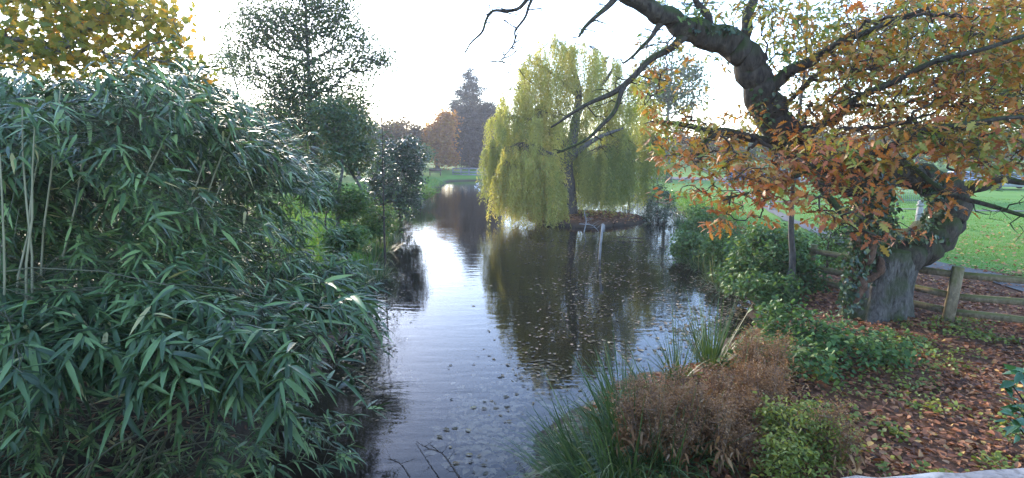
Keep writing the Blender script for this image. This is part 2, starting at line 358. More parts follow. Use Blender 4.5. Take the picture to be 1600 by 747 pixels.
def litter_shade_amt(x, y):
    """how much leaf litter lies at a place: under the oak, near the bank, up to the path; past full it marks shade painted under the bamboo"""
    px_ = np.interp(y, PATH[::-1, 1], PATH[::-1, 0])
    r = np.hypot((x - 8.2) / 1.15, (y - 9.5) / 1.0)
    a = ss((8.6 - r) / 3.2); a = a * np.where(x > px_ + .8, .35, 1) * ss((17.2 - y) / 2.5) * (x > 0)
    bamboo_shade = ss((-1.5 - x) / 1.) * ss((16 - y) / 3)
    return np.where(bamboo_shade > .3, 2.0, a)  # left bank is no litter: flags ground painted dark as bamboo shade
mb = MB(); ny, nx = GX.shape
ii = (np.arange(ny - 1)[:, None] * nx + np.arange(nx - 1)[None]).ravel()
isl_d = np.hypot((GX - ISL[0]) / ISL[2], (GY - ISL[1]) / ISL[3])
mb.add(np.stack([GX, GY, GZ], -1), Q=np.stack([ii, ii + 1, ii + nx + 1, ii + nx], -1), tint=litter_shade_amt(GX, GY).ravel())
def ground_mat():
    m, t, o = newmat("ground_soil_and_lawn")
    v = coords(t, kind="Object"); n1 = noise(t, 1.3, 5, .6, v); n2 = noise(t, 14, 6, .65, v); n3 = noise(t, .25, 3, .5, v); n4 = noise(t, 60, 3, .6, v)
    grass = mixc(t, .5, ramp(t, n2, [(.3, (.055, .15, .018)), (.7, (.12, .26, .035))]), ramp(t, n3, [(.35, (.07, .17, .02)), (.7, (.13, .24, .04))]))
    grass = mixc(t, ramp(t, n1, [(.55, (0, 0, 0)), (.8, (.45, .45, .45))]), grass, (.16, .15, .05))
    lit = mixc(t, n4, (.06, .032, .018), ramp(t, n2, [(.35, (.10, .048, .025)), (.65, (.28, .125, .055))]))
    a = attr(t); ad = t.nodes.new("ShaderNodeMath"); ad.operation = 'MULTIPLY_ADD'; t.links.new(n1, ad.inputs[0]); ad.inputs[1].default_value = .8
    sb = t.nodes.new("ShaderNodeMath"); sb.operation = 'SUBTRACT'; t.links.new(a, sb.inputs[0]); sb.inputs[1].default_value = .4; t.links.new(sb.outputs[0], ad.inputs[2])
    c = mixc(t, ramp(t, ad.outputs[0], [(.3, (0, 0, 0)), (.55, (1, 1, 1))]), grass, lit)
    shade_mix = t.nodes.new("ShaderNodeMapRange"); shade_mix.inputs[1].default_value = 1.2; shade_mix.inputs[2].default_value = 1.8; t.links.new(a, shade_mix.inputs[0])
    c = mixc(t, shade_mix.outputs[0], c, mixc(t, n2, (.018, .014, .010), (.05, .038, .025)))  # shade beneath the bamboo painted into the ground colour as near-black brown
    g = t.nodes.new("ShaderNodeNewGeometry"); sx = t.nodes.new("ShaderNodeSeparateXYZ"); t.links.new(g.outputs["Position"], sx.inputs[0])
    zr = t.nodes.new("ShaderNodeMapRange"); zr.inputs[1].default_value = .05; zr.inputs[2].default_value = .3; t.links.new(sx.outputs[2], zr.inputs[0])
    c = mixc(t, zr.outputs[0], mixc(t, n2, (.028, .020, .013), (.075, .055, .035)), c)
    p = t.nodes.new("ShaderNodeBsdfPrincipled"); t.links.new(c, p.inputs["Base Color"]); p.inputs["Roughness"].default_value = .95; p.inputs["Specular IOR Level"].default_value = .15
    t.links.new(bump(t, n2, .6, .05), p.inputs["Normal"]); t.links.new(p.outputs[0], o.inputs[0]); return m
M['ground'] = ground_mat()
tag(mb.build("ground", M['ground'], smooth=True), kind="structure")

def water_mat():
    m, t, o = newmat("pond_water")
    v = coords(t, (.55, 2.3, 1)); n1 = noise(t, 1.6, 3, .5, v, .4)
    v2 = coords(t, (.5, 1.6, 1)); n2 = noise(t, 7, 2, .5, v2)
    # broad ring ripples drifting down the open channel
    wv = t.nodes.new("ShaderNodeTexWave"); wv.wave_type = 'RINGS'; wv.rings_direction = 'Z'; wv.inputs["Scale"].default_value = 1.15
    wv.inputs["Distortion"].default_value = 2.2; wv.inputs["Detail"].default_value = 1.5; wv.inputs["Detail Scale"].default_value = .8
    mp = t.nodes.new("ShaderNodeMapping"); mp.inputs["Location"].default_value = (2.2, -15, 0); tc = t.nodes.new("ShaderNodeTexCoord")
    t.links.new(tc.outputs["Object"], mp.inputs[0]); t.links.new(mp.outputs[0], wv.inputs[0])
    pk = noise(t, .22, 2, .5, tc.outputs["Object"]); pk = ramp(t, pk, [(.42, (0, 0, 0)), (.6, (1, 1, 1))])
    a = t.nodes.new("ShaderNodeMath"); a.operation = 'MULTIPLY'; t.links.new(wv.outputs[1], a.inputs[0]); t.links.new(pk, a.inputs[1])
    h = t.nodes.new("ShaderNodeMath"); h.operation = 'MULTIPLY_ADD'; t.links.new(a.outputs[0], h.inputs[0]); h.inputs[1].default_value = .10; t.links.new(n1, h.inputs[2])
    h2 = t.nodes.new("ShaderNodeMath"); h2.operation = 'MULTIPLY_ADD'; t.links.new(n2, h2.inputs[0]); h2.inputs[1].default_value = .07; t.links.new(h.outputs[0], h2.inputs[2])
    nb = bump(t, h2.outputs[0], 1.0, .005)
    fr = t.nodes.new("ShaderNodeFresnel"); fr.inputs[0].default_value = 1.29; t.links.new(nb, fr.inputs["Normal"])
    gl = t.nodes.new("ShaderNodeBsdfGlossy"); gl.inputs["Roughness"].default_value = .03; t.links.new(nb, gl.inputs["Normal"])
    tp = t.nodes.new("ShaderNodeBsdfTransparent"); tp.inputs[0].default_value = (.78, .74, .64, 1)
    df = t.nodes.new("ShaderNodeBsdfDiffuse"); df.inputs[0].default_value = (.030, .030, .024, 1)
    m1 = t.nodes.new("ShaderNodeMixShader"); m1.inputs[0].default_value = .15; t.links.new(tp.outputs[0], m1.inputs[1]); t.links.new(df.outputs[0], m1.inputs[2])
    m2 = t.nodes.new("ShaderNodeMixShader"); t.links.new(fr.outputs[0], m2.inputs[0]); t.links.new(m1.outputs[0], m2.inputs[1]); t.links.new(gl.outputs[0], m2.inputs[2])
    t.links.new(m2.outputs[0], o.inputs[0]); return m
M['water'] = water_mat()
mb = MB(); mb.add([(-14, -35, 0), (32, -35, 0), (32, 80, 0), (-14, 80, 0)], Q=[(0, 1, 2, 3)])
tag(mb.build("water", M['water']), kind="structure")

# island mound
mb = MB(); rings = [(0, .42), (.3, .40), (.6, .34), (.82, .26), (.95, .12), (1.02, -.05), (1.2, -.8)]; K = 96; V = []
for (r_, z_) in rings:
    for k in range(K):
        a = 2 * math.pi * k / K; q = r_ * (1 + .07 * math.sin(3 * a + 1) + .05 * math.sin(7 * a) + .03 * math.sin(13 * a) + .025 * math.sin(29 * a))
        V.append((ISL[0] + ISL[2] * q * math.cos(a), ISL[1] + ISL[3] * q * math.sin(a), z_ + .03 * math.sin(5 * a + r_ * 9)))
Q = [(l * K + k, l * K + (k + 1) % K, (l + 1) * K + (k + 1) % K, (l + 1) * K + k) for l in range(len(rings) - 1) for k in range(K)]
mb.add(V, Q=[q[::-1] for q in Q], tint=1.0)
tag(mb.build("island", M['ground'], smooth=True), kind="structure")

def ribbon(name, PL, width, mat, lift, kerb=None):
    P, _ = smooth_path(np.c_[PL, np.zeros(len(PL))], np.ones(len(PL)), 8); P = P[:, :2]
    T = unit(np.gradient(P, axis=0)); Nn = np.stack([T[:, 1], -T[:, 0]], -1); V = []
    for p, n_ in zip(P, Nn):
        wd = width * float(np.interp(np.hypot(*p), [14, 30], [1, .42])) if width < 3 else width
        for o_ in np.linspace(-wd / 2, wd / 2, 5):
            q = p + n_ * (o_ + .05 * math.sin(p[1] * 1.7 + o_)); V.append((q[0], q[1], float(height(q[0], q[1])) + lift))
    Q = [(i * 5 + k, i * 5 + k + 1, i * 5 + 6 + k, i * 5 + 5 + k) for i in range(len(P) - 1) for k in range(4)]
    mb = MB(); mb.add(V, Q=[q[::-1] for q in Q]); return tag(mb.build(name, mat, smooth=True), kind="structure")
ribbon("path", PATH, 1.25, M['tar'], .03)
ribbon("path", PATH2, 1.4, M['tar'], .03)
ribbon("road", np.array([[14, 74], [26, 68], [40, 62], [60, 56], [90, 50]]), 6, M['tar'], .05)

# ------------------------------------------------------------------ generic tree
def connect(pts, root, alpha=.35):
    """join every crown point to the skeleton, short and direct ways first -> parent index"""
    nodes = np.vstack([root, pts]); nr = len(root); n = len(nodes); par = np.full(n, -1)
    cost = np.zeros(n); best = np.full(n, 1e9); bp = np.zeros(n, int)
    rootlen = np.r_[0, np.cumsum(np.linalg.norm(np.diff(root, axis=0), axis=1))] if nr > 1 else np.zeros(1)
    for i in range(1, nr): par[i] = i - 1
    for i in range(nr):
        d = np.linalg.norm(nodes[nr:] - nodes[i], axis=1) + alpha * rootlen[i] * .5
        # prefer branching from below
        d += .5 * np.maximum(0, nodes[i][2] - nodes[nr:, 2])
        u = d < best[nr:]; best[nr:][u] = d[u]; bp[nr:][u] = i
    cost[:nr] = rootlen * .5; left = np.ones(n, bool); left[:nr] = False
    for _ in range(n - nr):
        c = np.where(left, best, 1e18); j = int(np.argmin(c)); left[j] = False; par[j] = bp[j]
        cost[j] = cost[bp[j]] + np.linalg.norm(nodes[j] - nodes[bp[j]])
        d = np.linalg.norm(nodes - nodes[j], axis=1) + alpha * cost[j] + .25 * np.maximum(0, nodes[j][2] - nodes[:, 2])
        u = left & (d < best); best[u] = d[u]; bp[u] = j
    return nodes, par, nr
def branch_mesh(mb, nodes, par, nr, r_tip, expo=.42, rmax=.2, sides=4, bend=.1, rng=R):
    n = len(nodes); wgt = np.ones(n); order = []
    depth = np.zeros(n, int)
    for i in range(n):
        k = i; d = 0
        while par[k] >= 0 and k >= nr: k = par[k]; d += 1
        depth[i] = d
    for i in np.argsort(-depth):
        if i >= nr and par[i] >= 0 and par[i] >= nr: wgt[par[i]] += wgt[i]
    r = np.minimum(r_tip * wgt ** expo, rmax)
    idx = np.arange(nr, n); A = nodes[par[idx]]; B = nodes[idx]
    ra = np.where(par[idx] >= nr, np.minimum(r[par[idx]], r[idx] * 1.35), r[idx] * 1.3)
    edge_tubes(mb, A, B, ra, r[idx] * .85, sides, bend, rng)
def ellips(n, c, rad, rng=R, shell=.35):
    d = rdir(n, rng=rng); r = (shell + (1 - shell) * rng.random(n)) ** (1 / 2.2); return np.asarray(c) + d * r[:, None] * np.asarray(rad)
def scatter_leaves(mb, centers, per, spread, L, asp, tmpl, rng=R, zlo=-.8, zhi=.5, droop=.15, tlo=0., thi=1., cl_tint=.5, flat=.7):
    n = len(centers) * per; C = np.repeat(centers, per, 0); O = rng.normal(size=(n, 3)) * spread; O[:, 2] *= flat
    D = rdir(n, zlo, zhi, rng); N = rng.normal(size=(n, 3)) * .6 + np.array([0, 0, 1.])
    ct = np.repeat(rng.random(len(centers)), per); t = np.clip(tlo + (thi - tlo) * (ct * cl_tint + rng.random(n) * (1 - cl_tint)), 0, 1)
    Ls = L * rng.uniform(.65, 1.3, n); leaves(mb, C + O, D, N, Ls, Ls * asp, tmpl, droop, t, rng)
def tree(name, base, clumps, leaf, bark, label, cat='tree', group=None, npts=140, per=40, spread=.35, L=.12, asp=.6, tmpl=QUAD,
         trunk_r=.15, trunk=None, seed=1, tlo=0., thi=1., r_tip=.012, rmax=None, lname="crown", alpha=.35, shell=.35, zlo=-.8):
    """clumps: list of (centre, radii, weight) in world metres"""
    rng = np.random.default_rng(seed); base = np.asarray(base, float)
    t = thing(name, base, label, cat, group)
    if trunk is None:
        top = np.mean([c[0] for c in clumps], axis=0); top = np.array([base[0] * .6 + top[0] * .4, base[1] * .6 + top[1] * .4, max(c[0][2] + c[1][2] * .5 for c in clumps)])
        trunk = [base - [0, 0, .2]] + [base + (top - base) * f + np.r_[rng.normal(size=2) * .03 * (top[2] - base[2]), 0] * math.sin(f * 3.1) for f in (.2, .4, .6, .8, 1)]
    trunk = np.asarray(trunk, float); k = len(trunk); rr = trunk_r * np.linspace(1, .18, k)
    rr[0] *= 1.35
    TP, TR = smooth_path(trunk, rr, 4)
    mbt = MB(); tube(mbt, TP, TR, 10 if trunk_r > .1 else 6, .06)
    ws = np.array([c[2] for c in clumps], float); ws /= ws.sum(); pts = np.vstack([ellips(max(2, int(npts * w_)), c[0], c[1], rng, shell) for c, w_ in zip(clumps, ws)])
    pts = pts[pts[:, 2] > base[2] + .1]
    nodes, par, nr = connect(pts, TP[max(1, len(TP) // 6):], alpha)
    mbb = MB(); branch_mesh(mbb, nodes, par, nr, r_tip, rmax=rmax or trunk_r * .5, sides=4, rng=rng)
    mbt.build("trunk", bark, t, True); mbb.build("branches", bark, t, kind="stuff")
    mbl = MB(); scatter_leaves(mbl, pts, per, spread, L, asp, tmpl, rng, tlo=tlo, thi=thi, zlo=zlo); mbl.build(lname, leaf, t)
    return t
def ground_at(px, Y):
    p = at(px, 300, Y); return np.array([p[0], Y, float(height(p[0], Y))])
def C(px, py, Y, rpx, rpy, ry=None, w=None):
    """a crown clump: where it stands in the photo, how far, and its half sizes"""
    k = Y / F; return (at(px, py, Y), (rpx * k, (ry or rpx * k), rpy * k), w or rpx * rpy)

# ------------------------------------------------------------------ far and middle trees
g1 = "far trees beyond the end of the pond"
tree("orange_tree", ground_at(684, 92), [C(684, 212, 90, 20, 20), C(668, 222, 90, 14, 16), C(696, 190, 90, 12, 12), C(695, 243, 90, 16, 12)], M['orange'], M['greybark'],
     "low orange autumn tree glowing beyond the lawn at the far end of the pond", npts=220, per=60, spread=.6, L=.45, trunk_r=.3, seed=11, r_tip=.03)
tree("broadleaf_tree", ground_at(748, 98), [C(742, 205, 96, 40, 44), C(765, 185, 96, 22, 26), C(722, 185, 96, 20, 26), C(745, 245, 96, 44, 20), C(772, 235, 96, 26, 32), C(716, 225, 96, 20, 26)], M['greybrown'], M['greybark'],
     "big bare-looking grey-brown tree above the small footbridge", npts=620, per=52, spread=.6, L=.36, trunk_r=.5, seed=12, r_tip=.045, tlo=0, thi=.8)
tree("conifer_tree", ground_at(735, 108), [C(735, 122, 108, 10, 14), C(735, 142, 108, 24, 12), C(733, 165, 108, 32, 14), C(738, 190, 108, 38, 16), C(738, 220, 108, 40, 20)], M['conifer'], M['greybark'],
     "tall dark conifer with layered tops behind the grey-brown tree", npts=560, per=56, spread=.5, L=.4, asp=.35, trunk_r=.45, seed=13, r_tip=.04)
for k, (px, py, Y, rx, ry, mt, lab) in enumerate([
    (600, 210, 74, 34, 24, 'brown', "faded brown tree left of the orange tree, behind the dark round bush"),
    (632, 205, 84, 24, 20, 'brown', "hazy brown tree directly left of the orange tree"),
    (640, 238, 80, 30, 16, 'shrub', "dull green shrubby tree low behind the dark round bush"),
    (560, 215, 70, 34, 30, 'alder', "grey-green tree filling the gap right of the tall alder"),
    (500, 225, 66, 50, 32, 'brown', "brownish far tree behind the alder trunks"),
    (410, 210, 62, 50, 34, 'alder', "grey-green far tree behind the bamboo tops"),
    (320, 190, 66, 60, 40, 'alder', "hazy far tree behind the yellow maple leaves"),
    (200, 170, 60, 70, 50, 'alder', "far tree hidden behind the left bamboo"),
    (545, 190, 88, 40, 34, 'brown', "tall faded brown tree far behind the small dark alder"),
    (470, 185, 90, 46, 38, 'greybrown', "grey far tree hazy behind the tall alder's trunk"),
    (590, 222, 96, 34, 26, 'greybrown', "grey bare tree far behind the bare sapling"),
    (652, 228, 100, 22, 18, 'alder', "dark low tree far left of the orange tree"),
    (60, 170, 60, 80, 60, 'alder', "far tree at the photo's left edge behind the bamboo")]):
    tree("far_tree", ground_at(px, Y), [C(px, py, Y, rx, ry), C(px - rx * .5, py + ry * .5, Y, rx * .6, ry * .7), C(px + rx * .5, py + ry * .4, Y, rx * .6, ry * .7)],
         M[mt], M['greybark'], lab, npts=130, per=44, spread=.5, L=.34, trunk_r=.25, seed=20 + k, r_tip=.03, group="far trees on the left")
for k, (px, py, Y, rx, ry, mt, lab) in enumerate([
    (1045, 115, 62, 52, 50, 'alder', "tall airy grey-green tree rising behind the willow's right side"),
    (985, 200, 75, 50, 40, 'alder', "dull tree behind the willow crown"),
    (1090, 215, 90, 46, 26, 'brown', "brownish far tree right of the willow"),
    (1160, 222, 95, 46, 24, 'alder', "low far tree under the oak's leaning limb"),
    (1240, 215, 92, 48, 30, 'brown', "brown far tree right of the oak's leaning limb"),
    (1330, 208, 88, 52, 34, 'brown', "tan far tree beyond the lawn above the oak's arch"),
    (1430, 210, 84, 56, 34, 'alder', "dark far tree beyond the lawn, above the post"),
    (1530, 205, 80, 60, 40, 'alder', "far tree beyond the parked cars at the right"),
    (1640, 200, 78, 60, 40, 'brown', "far tree at the photo's right edge"),
    (860, 215, 88, 60, 34, 'shrub', "green far tree behind the willow's left skirt"),
    (800, 225, 98, 40, 30, 'brown', "far brown tree between footbridge and willow")]):
    tree("far_tree", ground_at(px, Y), [C(px, py, Y, rx, ry), C(px - rx * .5, py + ry * .6, Y, rx * .6, ry * .7), C(px + rx * .5, py + ry * .5, Y, rx * .6, ry * .7)],
         M[mt], M['greybark'], lab, npts=150, per=40, spread=.6, L=.36, trunk_r=.28, seed=40 + k, r_tip=.03, group="far trees on the right")
# hedge bands that close the view at the lawn's end
def hedge(name, pts, h, lab, seed, mt):
    rng = np.random.default_rng(seed); P = np.array(pts, float); mb = MB(); nseg = 260
    t_ = rng.random(nseg) * (len(P) - 1); i = t_.astype(int); f = (t_ - i)[:, None]; c = P[i] * (1 - f) + P[i + 1] * f + rng.normal(size=(nseg, 2)) * .7
    z = height(c[:, 0], c[:, 1]) + rng.random(nseg) * h; scatter_leaves(mb, np.c_[c, z], 46, .7, .42, .6, QUAD, rng)
    return tag(mb.build(name, M[mt]), lab, "hedge")
hedge("hedge", [(-60, 86), (-34, 96), (-14, 112), (4, 118), (30, 116)], 3.6, "long dark hedge closing the lawn beyond the pond", 60, 'alder')
hedge("hedge", [(24, 108), (50, 100), (80, 88), (110, 66)], 4.2, "long hedge beyond the road behind the parked cars", 61, 'alder')

# tall alder and its neighbours on the left bank
b = ground_at(492, 24)
tree("alder_tree", b, [C(480, 35, 24, 60, 30), C(400, 20, 24, 34, 26), C(440, 60, 24, 44, 26), C(540, 60, 24, 40, 30), C(480, 110, 24, 60, 34), C(440, 130, 24, 46, 26), C(565, 100, 24, 36, 20), C(375, 100, 24, 32, 26), C(590, 90, 24, 22, 16), C(420, 190, 24, 40, 26), C(390, 60, 24, 34, 20),
     C(500, 160, 24, 60, 34), C(558, 150, 24, 26, 26), C(430, 165, 24, 30, 22), C(520, 10, 24, 40, 26), C(470, 195, 24, 50, 26), C(530, 210, 24, 34, 30), C(490, 245, 24, 44, 30), C(480, -25, 24, 60, 30)], M['alder'], M['greybark'],
     "tall airy alder with clumpy dark leaves against the bright sky, above the bamboo", npts=1500, per=30, spread=.34, L=.10, asp=.8, trunk_r=.16, shell=.1, seed=3, r_tip=.010, rmax=.06,
     trunk=[at(495, 330, 24), at(492, 260, 24), at(486, 190, 24), at(483, 120, 24), at(479, 50, 24), at(476, -40, 24)])
tree("alder_tree", ground_at(556, 22), [C(548, 200, 22, 34, 26), C(562, 240, 22, 26, 28), C(540, 250, 22, 24, 20)], M['alder'], M['greybark'],
     "small dark alder just right of the tall airy alder", npts=120, per=30, spread=.2, L=.12, asp=.75, trunk_r=.09, seed=4, r_tip=.008)
tree("alder_tree", ground_at(530, 20), [C(520, 185, 20, 34, 30), C(534, 225, 20, 26, 24)], M['alder'], M['greybark'],
     "slender alder between the bamboo and the small dark alder", npts=110, per=26, spread=.2, L=.12, asp=.75, trunk_r=.08, seed=5, r_tip=.008)
tree("birch_tree", ground_at(365, 30), [C(362, 60, 30, 22, 34), C(375, 110, 30, 34, 30), C(345, 95, 30, 22, 26)], M['alder'], M['greybark'],
     "faint thin-crowned tree left of the tall alder, half lost in the glare", npts=120, per=20, spread=.3, L=.12, trunk_r=.09, seed=6, r_tip=.008)
tree("sapling", ground_at(598, 18.5), [C(598, 235, 18.5, 18, 50), C(596, 300, 18.5, 34, 50)], M['alder'], M['twig'],
     "thin bare sapling pole standing on the left bank in front of the round bush", npts=46, per=6, spread=.12, L=.08, trunk_r=.035, seed=7, r_tip=.005,
     trunk=[ground_at(598, 18.5) - [0, 0, .1], at(600, 340, 18.5), at(598, 260, 18.5), at(597, 165, 18.5)], lname="leaves")
tree("round_bush", ground_at(625, 28.5), [C(620, 270, 28.5, 42, 56), C(640, 250, 28.5, 22, 36), C(596, 300, 28, 24, 30), C(628, 312, 28, 30, 26)], M['holly'], M['twig'],
     "dense dark round bush leaning over the water on the left bank", 'bush', npts=420, per=34, spread=.16, L=.13, asp=.6, tmpl=QUAD, trunk_r=.14, seed=8, r_tip=.007)
for k, (px, py, Y, rx, ry, mt, lab) in enumerate([
    (548, 318, 20, 24, 24, 'shrub', "loose green shrub on the left bank behind the bamboo tip"),
    (508, 300, 19, 24, 30, 'alder', "dark scrubby shrub behind the bamboo's right edge"),
    (590, 340, 21, 26, 28, 'shrub', "low green shrub beneath the bare sapling"),
    (540, 372, 15, 22, 16, 'shrub', "leafy shrub above the sedges on the left bank"),
    (658, 300, 40, 20, 10, 'grass', "rough pale green growth on the far left bank"),
    (1030, 320, 31, 26, 30, 'holly', "dark shrub at the water right of the island"),
    (1030, 250, 34, 34, 46, 'shrub', "green small-leaved shrub right of the willow"),
    (1095, 350, 22, 28, 34, 'shrub', "green shrub on the right bank under the orange leaves"),
    (985, 306, 46, 30, 14, "holly", "dark low shrub on the far shore behind the island's right end"),
    (915, 300, 52, 40, 12, "alder", "low dark shrub on the far shore behind the willow trunk"),
    (845, 294, 60, 40, 10, "alder", "low shrub on the far shore behind the willow's left curtain"),
    (1075, 385, 19, 20, 20, 'shrub', "low shrub at the water's edge right of the pole"),
    (1135, 385, 17.5, 34, 30, 'shrub', "mid-green shrub between the grass bank and the dark leafy bush"),]):
    tree("shrub", ground_at(px, Y), [C(px, py, Y, rx, ry), C(px - rx * .4, py + ry * .5, Y, rx * .7, ry * .6)], M[mt], M['twig'], lab, 'shrub',
         npts=90, per=34, spread=.15, L=.11, trunk_r=.04, seed=80 + k, r_tip=.005, lname="foliage")
t_big = tree("leafy_bush", ground_at(1215, 13.6), [C(1205, 400, 13.8, 56, 40), C(1170, 430, 13.6, 40, 30), C(1245, 440, 13.4, 44, 32), C(1215, 370, 14.2, 40, 20), C(1200, 450, 12.5, 50, 22)], M['bramble'], M['twig'],
     "dark green leafy bush round the foot of the slim tree left of the oak", 'bush', npts=300, per=34, spread=.14, L=.11, asp=.55, tmpl=OVATE, trunk_r=.05, seed=95, r_tip=.005, lname="foliage")
tree("leafy_bush", ground_at(1300, 13.6), [C(1298, 395, 14, 34, 22), C(1310, 370, 14, 30, 18)], M['shrub'], M['twig'],
     "twiggy green bush tangled over the fence left of the oak trunk", 'bush', npts=70, per=24, spread=.14, L=.09, trunk_r=.04, seed=96, r_tip=.005, lname="foliage")

# ------------------------------------------------------------------ weeping willow
def willow():
    rng = np.random.default_rng(33); b = np.array([at(890, 330, 31)[0], 31, .36])
    t = thing("weeping_willow", b, "yellow-green weeping willow on the island, its curtains hanging to the water", "tree")
    T0 = [b - [0, 0, .3], at(889, 300, 31), at(886, 262, 31), at(893, 225, 31), at(901, 180, 31), at(904, 140, 31), at(893, 100, 31), at(880, 70, 31)]
    TP, TR = smooth_path(T0, [.48, .36, .32, .28, .22, .17, .12, .06], 5)
    mt = MB(); tube(mt, TP, TR, 12, .09)
    for P_, r_ in (([(888, 255, 31), (905, 235, 30.5), (935, 215, 30.2), (975, 200, 30)], [.2, .16, .12, .06]),
                   ([(890, 240, 31), (870, 215, 31), (835, 190, 30.5), (800, 180, 30.4)], [.18, .14, .1, .05]),
                   ([(901, 180, 31), (925, 150, 31), (950, 120, 31), (960, 100, 31)], [.14, .1, .08, .04]),
                   ([(903, 150, 31), (880, 130, 30.6), (850, 105, 30.6), (835, 100, 30.5)], [.12, .09, .06, .03]),
                   ([(888, 262, 31), (870, 245, 29.8), (850, 236, 29.4), (830, 234, 29.2)], [.13, .09, .06, .03])):
        P2, R2 = smooth_path([at(*p) for p in P_], r_, 5); tube(mt, P2, R2, 7, .08)
    mt.build("trunk", M['greybark'], t, True)
    #        apex px,py,Y   rx(px) spread, bottom py, n strands, tint lo/hi
    groups = [(868, 58, 31, 52, 195, 280, .35, .9), (830, 92, 31, 40, 240, 220, .3, .85), (805, 130, 31, 34, 300, 200, .25, .8), (790, 175, 31, 32, 300, 200, .1, .6), (776, 225, 31.2, 22, 318, 150, .1, .6),
              (915, 70, 31, 50, 215, 220, .3, .85), (955, 88, 31.4, 48, 235, 220, .2, .75), (990, 135, 31.4, 44, 262, 190, .2, .7), (1012, 205, 31.4, 26, 292, 150, .1, .6),
              (824, 222, 29.2, 46, 350, 420, .4, 1.), (796, 250, 29, 24, 335, 150, .4, 1.), (845, 170, 30, 40, 300, 160, .4, .95), (856, 262, 29, 26, 348, 160, .35, .9),
              (945, 225, 30, 34, 335, 190, .1, .6), (975, 215, 30.6, 34, 322, 160, .05, .5), (995, 250, 31, 24, 325, 90, .1, .6),
              (870, 160, 31.6, 60, 275, 200, .0, .5), (930, 180, 32, 50, 290, 150, .0, .3), (845, 200, 33.5, 66, 330, 260, .0, .4), (965, 230, 33.6, 60, 333, 200, 0, .4), (880, 215, 33.8, 60, 322, 120, 0, .4)]
    m = MB(); st = MB(); Aa = []; Bb = []
    for (px, py, Y, rx, bot, n, tl, th) in groups:
        k = Y / F; apex = at(px, py, Y); zb = at(px, bot, Y)[2]
        n = int(n * 1.1); nb_ = max(6, n // 11); wh = rng.integers(nb_, size=n); ang = rng.uniform(0, 2 * math.pi, nb_)[wh] + rng.normal(size=n) * .10; rr = np.clip(np.sqrt(rng.random(nb_))[wh] + rng.normal(size=n) * .07, 0, 1.1) * rx * k; bl = (rng.uniform(.84, 1.05, nb_) if bot > 325 else rng.uniform(.6, 1., nb_))[wh]; bt = rng.random(nb_)[wh]
        tops = apex + np.stack([np.cos(ang) * rr, np.sin(ang) * rr, -(rr / (rx * k)) ** 2 * rx * k * .6 + (rng.random(nb_)[wh] - .6) * .9], -1)
        ln = np.maximum((tops[:, 2] - zb) * bl * rng.uniform(.8, 1.06, n), .5)
        for c0, c1 in zip((apex + (tops - apex) * .25)[::3], tops[::3]): Aa.append(c0); Bb.append(c1)
        dx = rng.normal(size=(n, 2)) * .10; sway = rng.normal(size=(n, 2)) * .06
        per = 52; s = np.linspace(0.01, 1, per)[None]; P = tops[:, None] + np.stack([(dx[:, :1] * s * ln[:, None] + sway[:, :1] * np.sin(s * 5)), (dx[:, 1:] * s * ln[:, None] + sway[:, 1:] * np.cos(s * 4)), -s * ln[:, None] + (.12 * np.sin(np.minimum(s * 6, math.pi)))], -1)
        keep = rng.random((n, per)) < 0.92
        tt = np.clip(tl + (th - tl) * (bt[:, None] * .75 + rng.random((n, per)) * .25), 0, 1)
        P = P[keep]; tt = tt[keep]; nn = len(P); D = rdir(nn, -1, -.35, rng); leaves(m, P + rng.normal(size=(nn, 3)) * .035, D, rng.normal(size=(nn, 3)), .15 * rng.uniform(.7, 1.3, nn), .035, QUAD, .1, tt, rng)
    edge_tubes(st, np.array(Aa), np.array(Bb), np.full(len(Aa), .009), np.full(len(Aa), .004), 3, .08, rng)
    st.build("branches", M['twig'], t, kind="stuff"); m.build("crown", M['willow'], t)
willow()

# ------------------------------------------------------------------ the leaning oak in the foreground
UNIT = .0122
def limb(mb, ctrl, sides=12, rough=.07, n=8):
    P, r = smooth_path([at(a, b_, c) for a, b_, c, _ in ctrl], [q * UNIT for *_, q in ctrl], n); i_ = np.arange(len(P)); e_ = np.minimum(1, np.minimum(i_, 6) / 6)[:, None]; P = P + e_ * (r[:, None] * .07 + .014) * np.stack([np.sin(i_ * .9 + ctrl[0][0]), np.sin(i_ * 1.3 + ctrl[0][1]), np.sin(i_ * .7 + ctrl[1][0])], -1); tube(mb, P, r, sides, rough); return P
def shared_leaf_objects(name, P, D, N, L, asp, tmpl, mat, parent, droop, tlo=0., thi=1., rng=R, variants=8):
    """up to 300 single leaves, each an object, alike ones sharing mesh data"""
    meshes = []
    for v in range(variants):
        mbv = MB(); leaves(mbv, np.zeros((1, 3)), np.array([[1., 0, 0]]), np.array([[0, 0, 1.]]), 1., asp * rng.uniform(.85, 1.15), tmpl, 0., tlo + (thi - tlo) * (v + .5) / variants, rng, curl=rng.uniform(-.3, .3))
        V0 = mbv.V[0]; V0[:, 2] -= droop * V0[:, 0] ** 2 * rng.uniform(.5, 1.5)
        o = mbv.build(name, mat); meshes.append(o.data); bpy.data.objects.remove(o)
    D = unit(D); N = unit(N - D * np.sum(N * D, 1, keepdims=True)); Sx = np.cross(N, D); pl = np.array(parent.location)
    for i in range(len(P)):
        o = bpy.data.objects.new(name, meshes[int(rng.integers(variants))]); COL.objects.link(o); o.parent = parent
        l = float(L[i]); m4 = Matrix([[*(D[i] * l)], [*(Sx[i] * l)], [*(N[i] * l)]]).transposed().to_4x4(); m4.translation = Vector(P[i] - pl)
        o.matrix_local = m4
oak_base = np.array([at(1372, 495, 10.9)[0], 10.9, float(height(at(1372, 495, 10.9)[0], 10.9))])
